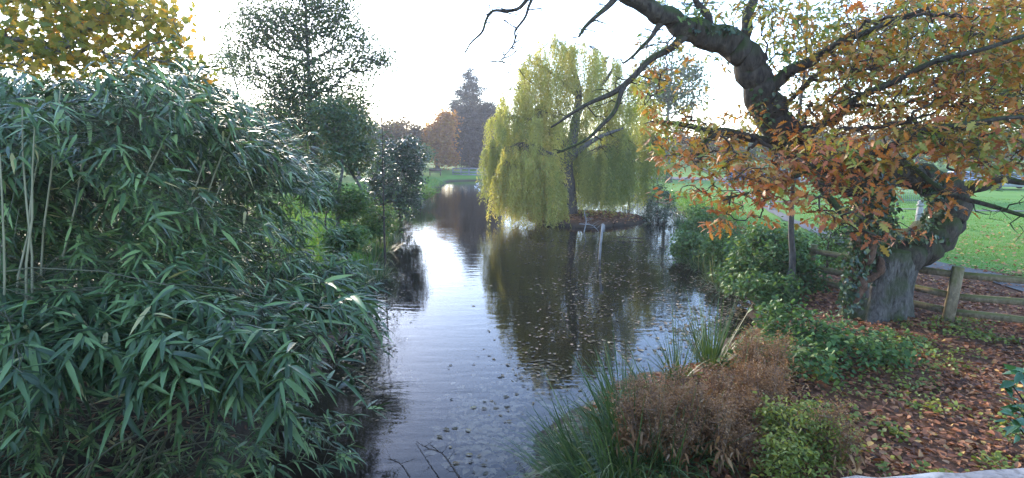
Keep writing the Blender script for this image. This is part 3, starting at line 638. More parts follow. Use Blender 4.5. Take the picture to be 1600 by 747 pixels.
def oak():
    rng = np.random.default_rng(5)
    t = thing("oak_tree", oak_base, "old contorted oak, grey trunk, arched limb and a long limb leaning over the pond", "tree")
    mb1 = MB(); P, r = smooth_path([at(1366, 512, 10.9), at(1368, 492, 10.9), at(1376, 460, 10.9), at(1384, 430, 10.9), at(1390, 404, 10.9), at(1392, 388, 10.9)], np.array([64, 49, 41, 38, 38, 34]) * UNIT, 8)
    tube(mb1, P, r, 64, .05, flute=.12); mb1.build("trunk", M['barkbase'], t, True)
    SK = []
    a = MB(); SK.append(limb(a, [(1380, 432, 10.9, 30), (1400, 402, 10.9, 34), (1428, 388, 10.9, 31), (1456, 370, 10.9, 29), (1475, 346, 10.9, 28), (1484, 322, 10.9, 27), (1476, 298, 10.9, 25), (1450, 282, 10.9, 22), (1415, 272, 10.85, 19), (1375, 268, 10.8, 17), (1330, 268, 10.75, 17)], 18))
    a.build("arched_limb", M['bark'], t, True)
    a = MB(); SK.append(limb(a, [(1345, 285, 10.8, 24), (1310, 272, 10.75, 25), (1272, 255, 10.7, 25), (1240, 228, 10.6, 24), (1212, 190, 10.5, 24), (1190, 145, 10.4, 23), (1172, 105, 10.3, 21), (1150, 74, 10.2, 20), (1115, 58, 10.1, 19), (1078, 46, 10.0, 16), (1040, 26, 9.9, 13), (1000, 5, 9.8, 11), (950, -22, 9.7, 8)], 18, .08))
    a.build("leaning_limb", M['bark'], t, True)
    a = MB(); SK.append(limb(a, [(1368, 425, 10.75, 20), (1350, 390, 10.7, 19), (1352, 345, 10.7, 18), (1372, 310, 10.75, 16), (1385, 280, 10.8, 14)], 12, .1))
    a.build("ivy_clad_stem", M['bark'], t, True)
    others = [
        [(1480, 305, 10.9, 17), (1505, 298, 10.8, 13), (1530, 290, 10.6, 9), (1560, 282, 10.4, 6), (1600, 284, 10.1, 4)],
        [(1196, 150, 10.4, 13), (1215, 126, 10.2, 9), (1245, 106, 10.0, 8), (1276, 88, 9.9, 7)],
        [(1165, 90, 10.3, 10), (1163, 55, 10.3, 8), (1172, 20, 10.3, 7), (1180, -25, 10.3, 6)],
        [(1078, 52, 10.0, 7), (1050, 72, 9.8, 5), (1010, 100, 9.6, 4.2), (965, 140, 9.5, 3.6), (915, 165, 9.4, 2.6), (860, 198, 9.3, 1.2)],
        [(1005, 103, 9.6, 4), (978, 135, 9.5, 3.4), (955, 178, 9.3, 3), (925, 212, 9.2, 2.2), (872, 238, 9.1, 1)],
        [(1040, 30, 9.9, 5), (1018, 55, 9.8, 3), (998, 80, 9.6, 2.2), (975, 98, 9.6, 1.2)],
        [(968, -12, 9.7, 5), (945, 15, 9.5, 3.4), (920, 36, 9.4, 2.6), (903, 58, 9.3, 1.4)],
        [(970, -40, 9.5, 5), (900, -30, 9.2, 4), (832, -4, 9, 2.6), (800, 16, 9, 2.1), (765, 20, 9, 1.8), (756, 46, 8.9, 1.5), (736, 68, 8.9, 1.1), (720, 90, 8.8, .5)],
        [(832, -4, 9, 2.), (822, 22, 8.9, 1.6), (806, 48, 8.8, 1.4), (800, 74, 8.8, 1.), (778, 96, 8.8, .5)],
        [(1240, 225, 10.6, 9), (1205, 222, 10.3, 7), (1165, 212, 10.1, 6), (1120, 205, 9.9, 5), (1080, 198, 9.7, 4), (1020, 190, 9.5, 2)],
        [(1125, 203, 9.9, 4), (1102, 222, 9.7, 3), (1095, 245, 9.6, 2.5), (1080, 262, 9.5, 1.4)],
        [(1115, 55, 10.1, 6), (1105, 25, 10.0, 5), (1085, -5, 9.9, 4)],
        [(1385, 272, 10.8, 7), (1350, 262, 10.2, 5), (1300, 262, 9.5, 4), (1230, 280, 8.8, 3), (1180, 300, 8.4, 1.8), (1130, 312, 8.2, 1)],
        [(1350, 266, 10.2, 5), (1370, 240, 9.6, 4), (1420, 262, 8.8, 3.4), (1480, 300, 8.2, 3), (1545, 322, 7.8, 2.6), (1610, 338, 7.5, 2)],
        [(1330, 272, 10.75, 6), (1350, 250, 9.5, 5), (1400, 225, 8.6, 4.2), (1460, 200, 8.0, 3.4), (1540, 190, 7.6, 2.6), (1620, 180, 7.4, 2)],
        [(1240, 230, 10.6, 6), (1290, 190, 9.6, 5), (1350, 150, 8.8, 4.4), (1430, 110, 8.2, 3.4), (1520, 80, 7.8, 2.6), (1620, 50, 7.5, 2)],
        [(1276, 88, 9.9, 5), (1320, 62, 9.4, 4), (1380, 40, 9, 3), (1450, 10, 8.6, 2)],
        [(1220, 215, 10.4, 6), (1262, 262, 9.2, 5), (1290, 300, 8.0, 4), (1320, 340, 7.4, 3), (1370, 368, 7.2, 1.6)],
    ]
    for c in others:
        a = MB(); SK.append(limb(a, c, 8, .08, 5)); q_ = SK[-1]; ia = rng.integers(2, len(q_), 11); A_ = q_[ia]; B_ = A_ + rdir(11, -.6, .6, rng) * rng.uniform(.12, .5, (11, 1)); edge_tubes(a, A_, B_, np.full(11, .012), np.full(11, .004), 4, .16, rng); C2 = B_ + rdir(11, -.7, .4, rng) * .2; edge_tubes(a, A_ * .4 + B_ * .6, C2, np.full(11, .007), np.full(11, .003), 3, .15, rng); a.build("bough", M['bark'], t, True)
    skel = np.vstack([s[::3] for s in SK[1:2]] + [s[::2] for s in SK[3:]])
    #          px, py, rx, ry, Ylo, Yhi, n twigs, tlo, thi
    blobs = [(1240, 262, 120, 24, 7.4, 10, 34, .35, 1.), (1140, 275, 90, 34, 8.2, 10, 42, .25, .95), (1080, 215, 70, 28, 9, 10.4, 34, .2, .85), (1280, 300, 90, 22, 7.2, 9, 24, .4, 1.),
             (1310, 335, 60, 14, 7.0, 8, 8, .35, 1.), (1400, 362, 40, 8, 7.0, 7.6, 3, .6, 1.), (1040, 185, 50, 26, 9, 10.4, 9, .2, .7), (1030, 140, 40, 34, 9.2, 10, 5, .25, .8), (1150, 340, 40, 22, 8, 8.6, 7, .45, 1),
             (1400, 235, 140, 30, 7.4, 10, 56, .2, .9), (1520, 225, 100, 34, 7.4, 9.6, 46, .1, .8), (1570, 270, 40, 16, 7.6, 8.6, 7, .3, .9), (1230, 190, 100, 34, 9, 11, 34, .2, .8),
             (1330, 120, 80, 50, 9, 11.2, 52, .2, .75), (1440, 60, 140, 60, 8, 11, 130, .2, .8), (1540, 130, 90, 50, 7.8, 10, 76, .2, .9), (1300, 40, 90, 46, 9, 11.5, 56, .15, .7),
             (1120, 8, 90, 24, 9.4, 11.5, 26, .1, .6), (1220, 90, 50, 40, 10, 11.5, 10, .1, .7), (1430, 165, 130, 40, 8, 10.5, 76, .25, .85), (1060, 100, 60, 50, 9.6, 11, 12, .15, .7), (1560, 30, 80, 50, 8, 10, 56, .2, .8), (1450, 300, 60, 16, 7.4, 8.2, 5, .4, 1.)]
    pts = []; tl = []
    for (px, py, rx, ry, y0, y1, n, a0, a1) in blobs:
        n = int(n * 1.25); q = rng.uniform(-1, 1, (n, 2)); Yv = rng.uniform(y0, y1, n); pts.append(at(px + q[:, 0] * rx, py + q[:, 1] * ry, Yv)); tl.append(np.tile([a0, a1], (n, 1)))
    pts = np.vstack(pts); tl = np.vstack(tl)
    nodes, par, nr = connect(pts, skel, .15); par[:nr] = -1
    m = MB(); branch_mesh(m, nodes, par, nr, .0045, .45, .04, 4, .10, rng)
    # every crown point ends in a spray: short twigs with leaves
    per = 13; n = len(pts); Dt = rdir(n, -.5, .3, rng); tips = pts + Dt * rng.uniform(.2, .45, (n, 1)); edge_tubes(m, pts, tips, np.full(n, .005), np.full(n, .003), 3, .12, rng)
    m.build("twigs", M['twig'], t)
    f = rng.random((n, per)) ** .6; Pl = (pts[:, None] + (tips - pts)[:, None] * f[..., None] + rng.normal(size=(n, per, 3)) * np.array([.10, .10, .05])).reshape(-1, 3)
    nn = len(Pl); D = rdir(nn, -.75, .25, rng) + np.repeat(Dt, per, 0) * .5; Nn = rng.normal(size=(nn, 3)) * .45 + [0, 0, 1]
    tint = np.repeat(tl[:, 0], per) + np.repeat(tl[:, 1] - tl[:, 0], per) * np.clip(np.repeat(rng.random(n), per) * .65 + rng.random(nn) * .35, 0, 1)
    L = .135 * rng.uniform(.55, 1.2, nn)
    Yd = Pl[:, 1]; near = np.argsort(Yd / (L * 6))[:300]; mask = np.ones(nn, bool); mask[near] = False
    m = MB(); leaves(m, Pl[mask], D[mask], Nn[mask], L[mask], L[mask] * .62, OAK, .18, tint[mask], rng, curl=rng.uniform(-.5, .5, mask.sum())); m.build("foliage", M['oakleaf'], t, kind="stuff")
    shared_leaf_objects("leaf", Pl[near], D[near], Nn[near], L[near] * 1.15, .62, OAK, M['oakleaf'], t, .18, .3, 1., rng, 12)
oak()
# second tree at the right edge, behind: olive and orange crown
tree("oak_tree", ground_at(1700, 19), [C(1560, 60, 19, 120, 80, 3), C(1450, 70, 19, 100, 70, 3), C(1600, 170, 18, 90, 50, 3), C(1480, 165, 19, 90, 40, 3), C(1360, 60, 20, 70, 60, 3), C(1640, 60, 19, 80, 90, 3), C(1510, 215, 18, 90, 24, 3)],
     M['oakfar'], M['bark'], "second oak at the photo's right edge with dark spreading limbs and olive leaves", npts=560, per=30, spread=.24, L=.14, asp=.6, tmpl=OVATE, trunk_r=.32, seed=70, r_tip=.012, rmax=.16,
     trunk=[ground_at(1700, 19) - [0, 0, .2], at(1680, 280, 19), at(1640, 220, 19), at(1590, 170, 19), at(1575, 120, 19), at(1570, 60, 19), at(1560, 0, 19)], alpha=.2)
# slim young tree beside the oak
b = ground_at(1238, 12.7)
tree("slim_tree", b, [C(1262, 60, 14, 40, 40), C(1250, 140, 14, 36, 40), C(1245, 10, 14, 40, 30)], M['oakfar'], M['greybark'],
     "slim straight young tree standing in the leafy bush left of the oak", npts=50, per=16, spread=.2, L=.12, asp=.6, tmpl=OVATE, trunk_r=.085, seed=71, r_tip=.006,
     trunk=[b - [0, 0, .2], at(1238, 420, 12.7), at(1236, 360, 12.7), at(1238, 300, 12.7), at(1246, 200, 12.7), at(1258, 100, 12.7), at(1262, 10, 12.7)])

# ivy and the thick vine on the oak
def ivy():
    rng = np.random.default_rng(9); t = thing("ivy", oak_base + [-.5, -.3, 0], "dark ivy with a thick twisted reddish vine climbing the oak's left side", "ivy")
    m = MB()
    for c in ([(1318, 480, 10.35, 5), (1335, 466, 10.3, 8), (1346, 448, 10.3, 8), (1342, 425, 10.35, 6), (1358, 405, 10.3, 7), (1362, 380, 10.3, 6), (1350, 355, 10.4, 5)],
              [(1346, 440, 10.35, 5), (1366, 432, 10.3, 5), (1378, 418, 10.3, 6), (1372, 404, 10.4, 5)], [(1336, 466, 10.35, 4), (1328, 440, 10.3, 4), (1338, 410, 10.35, 4), (1336, 370, 10.4, 3), (1345, 330, 10.5, 3)],
              [(1350, 400, 10.35, 4), (1342, 380, 10.3, 4), (1352, 350, 10.35, 3), (1370, 310, 10.5, 3)]):
        limb(m, c, 8, .12, 5)
    m.build("vine", M['vine'], t, True)
    P = []
    for (px, py, rx, ry, n, Y) in ((1350, 340, 26, 40, 700, 10.5), (1380, 330, 18, 48, 800, 10.5), (1338, 420, 18, 34, 500, 10.4), (1325, 460, 12, 20, 260, 10.3), (1462, 300, 16, 26, 260, 10.6), (1452, 345, 12, 20, 80, 10.6), (1430, 372, 36, 8, 120, 10.5), (1350, 385, 22, 26, 400, 10.45), (1190, 170, 18, 40, 70, 10.1), (1120, 46, 44, 8, 90, 9.9)):
        q = rng.normal(size=(n, 2)) * .55; P.append(at(px + q[:, 0] * rx, py + q[:, 1] * ry, Y + rng.normal(size=n) * .12))
    P = np.vstack(P); n = len(P); m = MB(); D = rdir(n, -1, .1, rng); D[:, 1] -= .35; L = .075 * rng.uniform(.6, 1.3, n)
    leaves(m, P, D, rng.normal(size=(n, 3)) * .5 + [0, -.8, .6], L, L * .9, OVATE, .2, rng.random(n), rng); m.build("leaves", M['ivy'], t, kind="stuff")
ivy()

# maple hanging in from the upper left, behind the bamboo
def maple():
    rng = np.random.default_rng(15); b = np.array([-10.5, 10.5, float(height(-10.5, 10.5))])
    t = thing("maple_tree", b, "maple with backlit yellow-green and orange leaves in the upper left corner", "tree")
    TP, TR = smooth_path([b - [0, 0, .2], b + [.2, 0, 2], b + [.5, .1, 4], b + [.9, .2, 6.5]], [.3, .24, .2, .1], 6)
    m = MB(); tube(m, TP, TR, 12, .07); m.build("trunk", M['greybark'], t, True)
    pts = []
    for (px, py, rx, ry, n) in ((60, 30, 110, 50, 90), (190, 20, 80, 30, 44), (240, 50, 50, 26, 26), (100, 85, 130, 22, 56), (250, 95, 60, 16, 18), (30, -30, 140, 40, 50), (300, 112, 40, 10, 7)):
        q = rng.uniform(-1, 1, (n, 2)); q[:, 1] = q[:, 1]; pts.append(at(px + q[:, 0] * rx, py + q[:, 1] * ry, rng.uniform(9.4, 11.4, n)))
    pts = np.vstack(pts); nodes, par, nr = connect(pts, TP[6:], .2); m = MB(); branch_mesh(m, nodes, par, nr, .006, .45, .07, 4, .08, rng)
    m.build("branches", M['greybark'], t)
    per = 13; n = len(pts) * per; C_ = np.repeat(pts, per, 0) + rng.normal(size=(n, 3)) * .17; D = rdir(n, -.9, .1, rng); L = .115 * rng.uniform(.6, 1.3, n)
    tint = np.clip(np.repeat(rng.random(len(pts)), per) * .6 + rng.random(n) * .4, 0, 1)
    m = MB(); leaves(m, C_, D, rng.normal(size=(n, 3)) * .6 + [0, 0, 1], L, L * .95, MAPLE, .15, tint, rng); m.build("crown", M['maple'], t)
maple()

# ------------------------------------------------------------------ bamboo
def fan(rng, P, D, nl, L0, hi=300, tl=0., th=1.):
    """P tips, D twig directions -> arrays for the leaves of each spray"""
    n = len(P); az = rng.uniform(-1.15, 1.15, (n, nl)); pitch = rng.uniform(-.85, .45, (n, nl))
    a0 = np.arctan2(D[:, 1], D[:, 0])[:, None] + az
    Dl = np.stack([np.cos(a0) * np.cos(pitch), np.sin(a0) * np.cos(pitch), np.sin(pitch)], -1).reshape(-1, 3)
    back = rng.random((n, nl)) ** 1.5 * .22; Pl = (P[:, None] - D[:, None] * back[..., None] + rng.normal(size=(n, nl, 3)) * .012).reshape(-1, 3)
    nn = n * nl; Nl = rng.normal(size=(nn, 3)) * .35 + [0, 0, 1]; L = L0 * rng.uniform(.6, 1.25, nn)
    tt = np.clip(tl + (th - tl) * (np.repeat(rng.random(n), nl) * .25 + rng.random(nn) ** 1.5 * .72), 0, 1); tt = np.where(rng.random(nn) < .02, 1., tt)
    return Pl, Dl, Nl, L, tt
def bamboo(label, bases, tips, cdirs, L0, nl, seed, name="bamboo_clump", tmpl=LANCE, asp=.145, single=300, extra_culms=None, alpha=.25, rt=.003, mid_h=None):
    rng = np.random.default_rng(seed); bc = bases.mean(0); bc[2] = float(height(bc[0], bc[1]))
    t = thing(name, bc, label, "bamboo")
    # culms: from each base up and over to a far tip; sprays join the nearest culm
    culmpts = []; nb = len(bases)
    targets = tips[rng.choice(len(tips), nb, replace=False)]
    for b_, e in zip(bases, targets):
        h = max(e[2] + .35, 1.0); c1 = np.array([b_[0] + (e[0] - b_[0]) * .12, b_[1] + (e[1] - b_[1]) * .12, h * .8]); s = np.linspace(0, 1, 9)[:, None]
        c2 = np.array([b_[0] + (e[0] - b_[0]) * .55, b_[1] + (e[1] - b_[1]) * .55, h * 1.03])
        P = (1 - s) ** 3 * b_ + 3 * (1 - s) ** 2 * s * c1 + 3 * (1 - s) * s * s * c2 + s ** 3 * e; culmpts.append(P)
    for P in culmpts:
        m = MB(); tube(m, P, np.linspace(.013, .004, 9), 5, 0, cap=False); m.build("culm", M['culm'], t, True)
    if extra_culms is not None:
        for P in extra_culms: m = MB(); tube(m, P, np.linspace(.011, .006, len(P)), 6, 0, cap=False); m.build("culm", M['cane'], t, True)
    allc = np.vstack([c[3:] for c in culmpts])
    A = []; 
    for i0 in range(0, len(tips), 500):
        T_ = tips[i0:i0 + 500]; d = np.linalg.norm(T_[:, None] - allc[None], axis=2) + 1.0 * np.maximum(0, allc[None, :, 2] - T_[:, None, 2]) * .5; A.append(allc[np.argmin(d, 1)])
    A = np.vstack(A); dist = np.linalg.norm(A - tips, axis=1); A = tips + (A - tips) * np.minimum(1, .55 / np.maximum(dist, 1e-6))[:, None]
    m = MB(); edge_tubes(m, A, tips, np.full(len(A), rt), np.full(len(A), rt * .6), 3, .06, rng); m.build("branches", M['culm'], t)
    D = unit(cdirs); Pl, Dl, Nl, L, tt = fan(rng, tips, D, nl, L0)
    size = L / np.linalg.norm(Pl - [0, 0, CZ], axis=1); vis = size - .0 * Pl[:, 1]; near = np.argsort(-vis)[:single]; mask = np.ones(len(Pl), bool); mask[near] = False
    m = MB(); leaves(m, Pl[mask], Dl[mask], Nl[mask], L[mask], L[mask] * asp, tmpl, rng.uniform(.05, .42, mask.sum()), tt[mask], rng); m.build("foliage", M['bamboo'], t, smooth=False, kind="stuff")
    if single: shared_leaf_objects("leaf", Pl[near], Dl[near], Nl[near], L[near], asp, LANCE_HI, M['bamboo'], t, .3, 0, .9, rng)
    return t
def arcs(rng, starts, dirs, nf, length, drop):
    """fans strung along arching branches: tips and branch directions"""
    D = unit(dirs); n = len(starts); Ls = length * rng.uniform(.6, 1.3, n)
    s = np.linspace(.25, 1, nf)[None, :, None]; P = starts[:, None] + D[:, None] * s * Ls[:, None, None]; P[..., 2] += (.25 * s[..., 0] - drop * s[..., 0] ** 2) * Ls[:, None]
    P = P + rng.normal(size=P.shape) * .05; T = D[:, None] * np.ones((1, nf, 1)); T = T + rng.normal(size=P.shape) * .35; T[..., 2] += .2 - drop * s[..., 0]
    return P.reshape(-1, 3), T.reshape(-1, 3)
rb = np.random.default_rng(101)
def outward(P, rng, dx=.8, dy=-.6, up=.0):
    D = rng.normal(size=P.shape) * .6 + [dx, dy, up]; D[:, 2] *= .5; return D
def bpos(rng, n, x0, x1, y0, y1):
    x = rng.uniform(x0, x1, n); y = rng.uniform(y0, y1, n); return np.stack([x, y, height(x, y) - .05], -1)
# rear stand: whole volume, thinned inside
def hx(x, y): return np.minimum(hx0(x, y), 3.5 + .10 * y)
def hx0(x, y):    # roof of the rear bamboo, falling towards the water
    return np.interp(x + (y - 10) * .33, [-12, -5.4, -4.7, -4.1, -3.6, -3.2], [4.8, 4.75, 4.5, 4.1, 3.3, 2.2])
nT = 42000; x = rb.uniform(-11, -1.9, nT); y = rb.uniform(5.2, 13.5, nT); top = hx(x, y) + .22 * np.sin(x * 2.7 + y) + .18 * np.sin(y * 3.1 - x * 1.7) + rb.normal(size=nT) * .14
u = rb.random(nT) ** .5; z = .5 + (top - .5) * u
front = ss((7.4 - y) / 1.6); edge = ss((x + 3.9) / .8); tops = ss((z - top + .9) / .7)
gap = .5 + .5 * np.sin(x * 2.6 + z * 1.1 + .7 + .5 * np.sin(y * 2)) * np.sin(z * 3.3 + y * 1.3 + x * .8)
keep = (x < -3.25 - .33 * np.maximum(0, y - 9) + 0 * z) & (rb.random(nT) < np.clip(.16 + .6 * front + .5 * edge + .8 * tops, 0, 1) * np.where(gap < .30, .04, 1.)) & (sdist(x, y) > -.9 - z * .25)
tips = np.stack([x, y, z], -1)[keep]; tips = tips[rb.random(len(tips)) < .21]; print("rear sprays", len(tips))
tips, tdir = arcs(rb, tips - [.25, -.15, 0], outward(tips, rb, .8, -.6, .2), 5, .8, .55)
ex = []
for (p0, p1, Y0, Y1) in (((40, 480), (52, 190), 5.6, 5.6), ((50, 470), (34, 170), 5.7, 5.8), ((8, 500), (2, 240), 5.4, 5.4), ((250, 430), (322, 250), 7, 7.2), ((290, 420), (345, 290), 7, 7.2),
                         ((100, 400), (130, 250), 6.4, 6.4), ((22, 500), (60, 230), 5.8, 6), ((170, 430), (200, 330), 6.8, 6.8), ((315, 330), (392, 120), 7.4, 7.6), ((62, 430), (96, 130), 6.2, 6.2), ((205, 330), (265, 200), 6.6, 6.8)):
    a0 = at(*p0, Y0 - .75); a1 = at(*p1, Y1 - .75); ex.append(np.linspace(a0, a1, 5) + rb.normal(size=(5, 3)) * .008)
bamboo("tall dark green bamboo stand filling the left bank up to the maple leaves", bpos(rb, 110, -10, -3.6, 5.4, 12.5), tips, tdir, .225, 6, 102, extra_culms=ex)
# front arching mound
def px_region(rng, n, topf, botf, x0, x1, Yt, Yb, dY):
    px = rng.uniform(x0, x1, n); t0 = np.interp(px, *topf); b0 = np.interp(px, *botf); f = rng.random(n); py = t0 + (b0 - t0) * f
    return at(px, py, Yt + (Yb - Yt) * f + rng.normal(size=n) * dY)
tips = px_region(rb, 900, ([-60, 0, 150, 280, 400, 470, 540], [500, 470, 445, 450, 470, 500, 560]), ([-60, 200, 400, 470, 540], [600, 640, 630, 610, 585]), -60, 530, 5.1, 3.9, .25)
st_ = px_region(rb, 175, ([-100, 0, 150, 280, 400, 450], [520, 480, 455, 455, 490, 520]), ([-100, 200, 400, 450], [535, 560, 545, 530]), -110, 450, 5.2, 4.5, .2)
tips, tdir = arcs(rb, (st_ := st_[(np.sin(st_[:, 0] * 6.1 + 2 * st_[:, 2]) * np.sin(st_[:, 2] * 7 + st_[:, 1] * 3) > -.35)]) - [.1, 0, -.05], outward(st_, rb, .9, -.7, .15), 6, .85, .5)
bamboo("near bamboo mound arching in the lower left, its long leaves largest of all", bpos(rb, 22, -7.4, -5.0, 5.2, 6.8), tips, tdir, .26, 7, 103, tmpl=LANCE_HI, asp=.14, rt=.004)
st_ = px_region(rb, 84, ([400, 470, 510, 535], [415, 400, 402, 425]), ([400, 510, 535], [490, 485, 470]), 400, 532, 8.6, 7.8, .25)
tips, tdir = arcs(rb, st_, outward(st_, rb, 1.2, -.5, .1), 6, .7, .8)
bamboo("middle bamboo clump bending furthest out over the open water", bpos(rb, 24, -4.6, -3.4, 7, 9), tips, tdir, .21, 6, 104, rt=.003)
tips = px_region(rb, 60, ([330, 420, 500, 570], [610, 610, 630, 660]), ([330, 450, 580], [700, 740, 720]), 340, 560, 5.4, 4.8, .25)
bamboo("low small-leaved bamboo sprays trailing at the water beneath the near mound", bpos(rb, 12, -4.2, -3.4, 4.6, 6), tips, outward(tips, rb, .9, -.5), .17, 6, 105, rt=.003)
tips = px_region(rb, 170, ([-60, 200, 440], [640, 680, 670]), ([-60, 200, 440], [760, 780, 740]), -60, 420, 5.7, 5.2, .35)
bamboo("shaded bamboo undergrowth in the dark lower left corner", bpos(rb, 7, -7, -5, 6, 7), tips, outward(tips, rb, .4, -.5), .20, 6, 106, single=0, rt=.002)
n_ = 3600; tips = np.stack([rb.uniform(-13, -4.6, n_), rb.uniform(9, 12.5, n_), rb.uniform(.4, 3.9, n_)], -1); tips = tips[tips[:, 2] < hx(tips[:, 0], tips[:, 1]) - .3]
bamboo("dense dark bamboo at the back of the left stand, seen through its gaps", bpos(rb, 40, -12, -5, 9, 12.5), tips, outward(tips, rb), .27, 7, 107, single=0)

# ------------------------------------------------------------------ sedges, reeds, grass
def blades(mb, base, n, L, spread, w, rng, lean=(0, 0), tl=0, th=1, droop=.55):
    a = rng.uniform(0, 2 * math.pi, n); r = rng.random(n) ** .5 * spread * .3; P = base + np.stack([np.cos(a) * r, np.sin(a) * r, np.zeros(n)], -1)
    out = rng.uniform(.1, 1.15, n); D = np.stack([np.cos(a) * out + lean[0], np.sin(a) * out + lean[1], np.ones(n)], -1); Ls = L * rng.uniform(.5, 1.15, n)
    leaves(mb, P, D, np.stack([-np.cos(a), -np.sin(a), np.full(n, .3)], -1), Ls, w, BLADE, droop * rng.uniform(.2, 1.3, n) * out * 2, np.clip(tl + (th - tl) * rng.random(n), 0, 1), rng)
BLADE = strip([0, .3, .55, .8, 1], [.8, 1, .85, .5, .04])
def sedge(px, py, n, L, spread, lab, name="sedge_clump", w=.012, lean=(0, 0), tl=0, th=.9, group=None, droop=.55, z=.12, seed=0, mat='sedge'):
    rng = np.random.default_rng(200 + seed); b = on(px, py, z); b[2] = max(float(height(b[0], b[1])) - .03, -.05)
    t = thing(name, b, lab, "sedge" if name == "sedge_clump" else "reeds", group); m = MB(); blades(m, b, n, L, spread, w, rng, lean, tl, th, droop); m.build("blades", M[mat], t); return t
near_s = [(940, 742, 190, 1.25, .9, "sedge tussock arching over the water at the photo's bottom centre", (-.35, 0)), (975, 705, 170, 1.2, .9, "sedge tussock just right of the bottom one, mixed with brown seed heads", (-.3, -.1)),
          (950, 685, 110, 1.1, .7, "dark sedge tussock furthest out into the water", (-.35, .1)), (985, 745, 180, 1.15, .9, "long-bladed sedge in front of the brown seed heads", (-.1, -.2)), (1050, 750, 130, .95, .7, "sedge tussock beneath the brown seed heads near the parapet", (0, -.2)),
          (965, 645, 130, 1.1, .7, "sedge behind the brown seed heads at the water's edge", (-.15, .1)), (915, 768, 160, 1.2, .9, "sedge tussock cut by the photo's bottom edge beside the water", (-.5, 0)), (1150, 640, 50, .8, .5, "pale-tipped sedge between the seed heads and the bramble", (0, 0)),
          (1200, 600, 50, .8, .5, "grassy tuft at the foot of the bramble", (.1, 0)), (893, 705, 170, 1.0, .9, "leftmost sedge tussock on the near bank, its blades trailing over the water", (-.3, .05)),
          (930, 748, 140, 1.2, 1., "dark sedge tussock at the bottom edge right of the cut one", (-.4, -.2)), (1010, 690, 90, 1.05, .7, "sedge blades rising among the left seed heads", (-.2, 0)), (1090, 720, 80, 1.0, .8, "sedge blades rising among the middle seed heads", (0, -.1)), (1020, 640, 90, 1.1, .7, "sedge at the water's edge left of the reeds", (-.3, .1))]
for k, (px, py, n, L, sp, lab, ln) in enumerate(near_s): sedge(px, py, n, L, sp, lab, lean=ln, seed=k, z=.3, w=.014, droop=.95)
sedge(1055, 618, 60, 1.15, .4, "upright reed clump with blades standing clear of the water", "reed_clump", .014, (-.1, 0), 0, .7, seed=20, droop=.2, z=.1)
sedge(1110, 596, 110, 1.25, .45, "tall bright green reed clump left of the pale seed heads", "reed_clump", .015, (0, 0), .2, .8, seed=21, droop=.25, z=.2)
sedge(1100, 575, 60, 1.2, .4, "dark reed clump behind the bright green one", "reed_clump", .012, (-.1, 0), 0, .5, seed=22, droop=.15, z=.1)
for k, (px, py, L) in enumerate([(560, 370, 1.), (545, 345, 1.), (575, 350, 1.), (590, 360, .9), (570, 335, .9), (535, 380, 1.), (585, 400, .8), (570, 420, .8), (600, 385, .8), (555, 440, .9), (612, 370, .8), (560, 400, .9), (590, 425, .7), (620, 352, .8), (1075, 392, .8), (1095, 410, .8), (1120, 430, .8), (1068, 370, .8), (1140, 445, .7), (1090, 385, 1.), (1110, 400, 1.), (1060, 345, .9), (1150, 420, .9)]):
    sedge(px, py, 150, L * 1.15, 1.1, "rough grass tussock on the left bank's edge" if px < 800 else "rough grass tussock on the right bank's edge", lean=(0, 0), seed=30 + k, z=.2, w=.02, group="bank tussocks", th=1.)

def scatter(n, x0, x1, y0, y1, rng):
    return rng.uniform(x0, x1, n), rng.uniform(y0, y1, n)
def grass_patch(name, n, x0, x1, y0, y1, h, wid, seed, fn, lab=None, mat='grass'):
    rng = np.random.default_rng(seed); x, y = scatter(n, x0, x1, y0, y1, rng); keep = fn(x, y, rng); x, y = x[keep], y[keep]; z = height(x, y); n = len(x)
    P = np.stack([x, y, z - .02], -1); D = rng.normal(size=(n, 3)) * .35 + [0, 0, 1]; m = MB(); Ls = h * rng.uniform(.5, 1.3, n)
    leaves(m, P, D, rng.normal(size=(n, 3)) + [0, -1, 0], Ls, wid * rng.uniform(.7, 1.3, n), TRI, 0, rng.random(n), rng)
    o = m.build(name, M[mat]); return tag(o, lab, "grass", kind="stuff")
def pathd(x, y): return np.minimum(seg_dist(x, y, PATH, False), seg_dist(x, y, PATH2, False))
grass_patch("lawn_grass", 150000, 7, 34, 13, 46, .07, .03, 301, lambda x, y, r: (sdist(x, y) > .5) & (pathd(x, y) > .8) & (litter_shade_amt(x, y) < .3 + .5 * r.random(len(x))) & (r.random(len(x)) < np.clip(20 / y, 0, 1)), "short bright green lawn right of the pond")
grass_patch("bank_grass", 70000, -16, -2, 13, 70, .28, .05, 302, lambda x, y, r: (sdist(x, y) > .05) & (r.random(len(x)) < np.clip(22 / y, 0, 1)), "long rough grass covering the left bank")
grass_patch("bank_grass", 60000, 4.5, 16, 12, 60, .22, .04, 303, lambda x, y, r: (sdist(x, y) > .05) & (sdist(x, y) < 2.6) & (pathd(x, y) > .9) & (litter_shade_amt(x, y) < .6), "long rough grass along the right bank")
grass_patch("island_grass", 2500, 1, 7, 28, 34, .2, .03, 304, lambda x, y, r: (np.hypot((x - ISL[0]) / ISL[2], (y - ISL[1]) / ISL[3]) < .95) & (np.sin(x * 3) * np.sin(y * 4) > .1), "sparse grass tufts on the island", 'sedge')
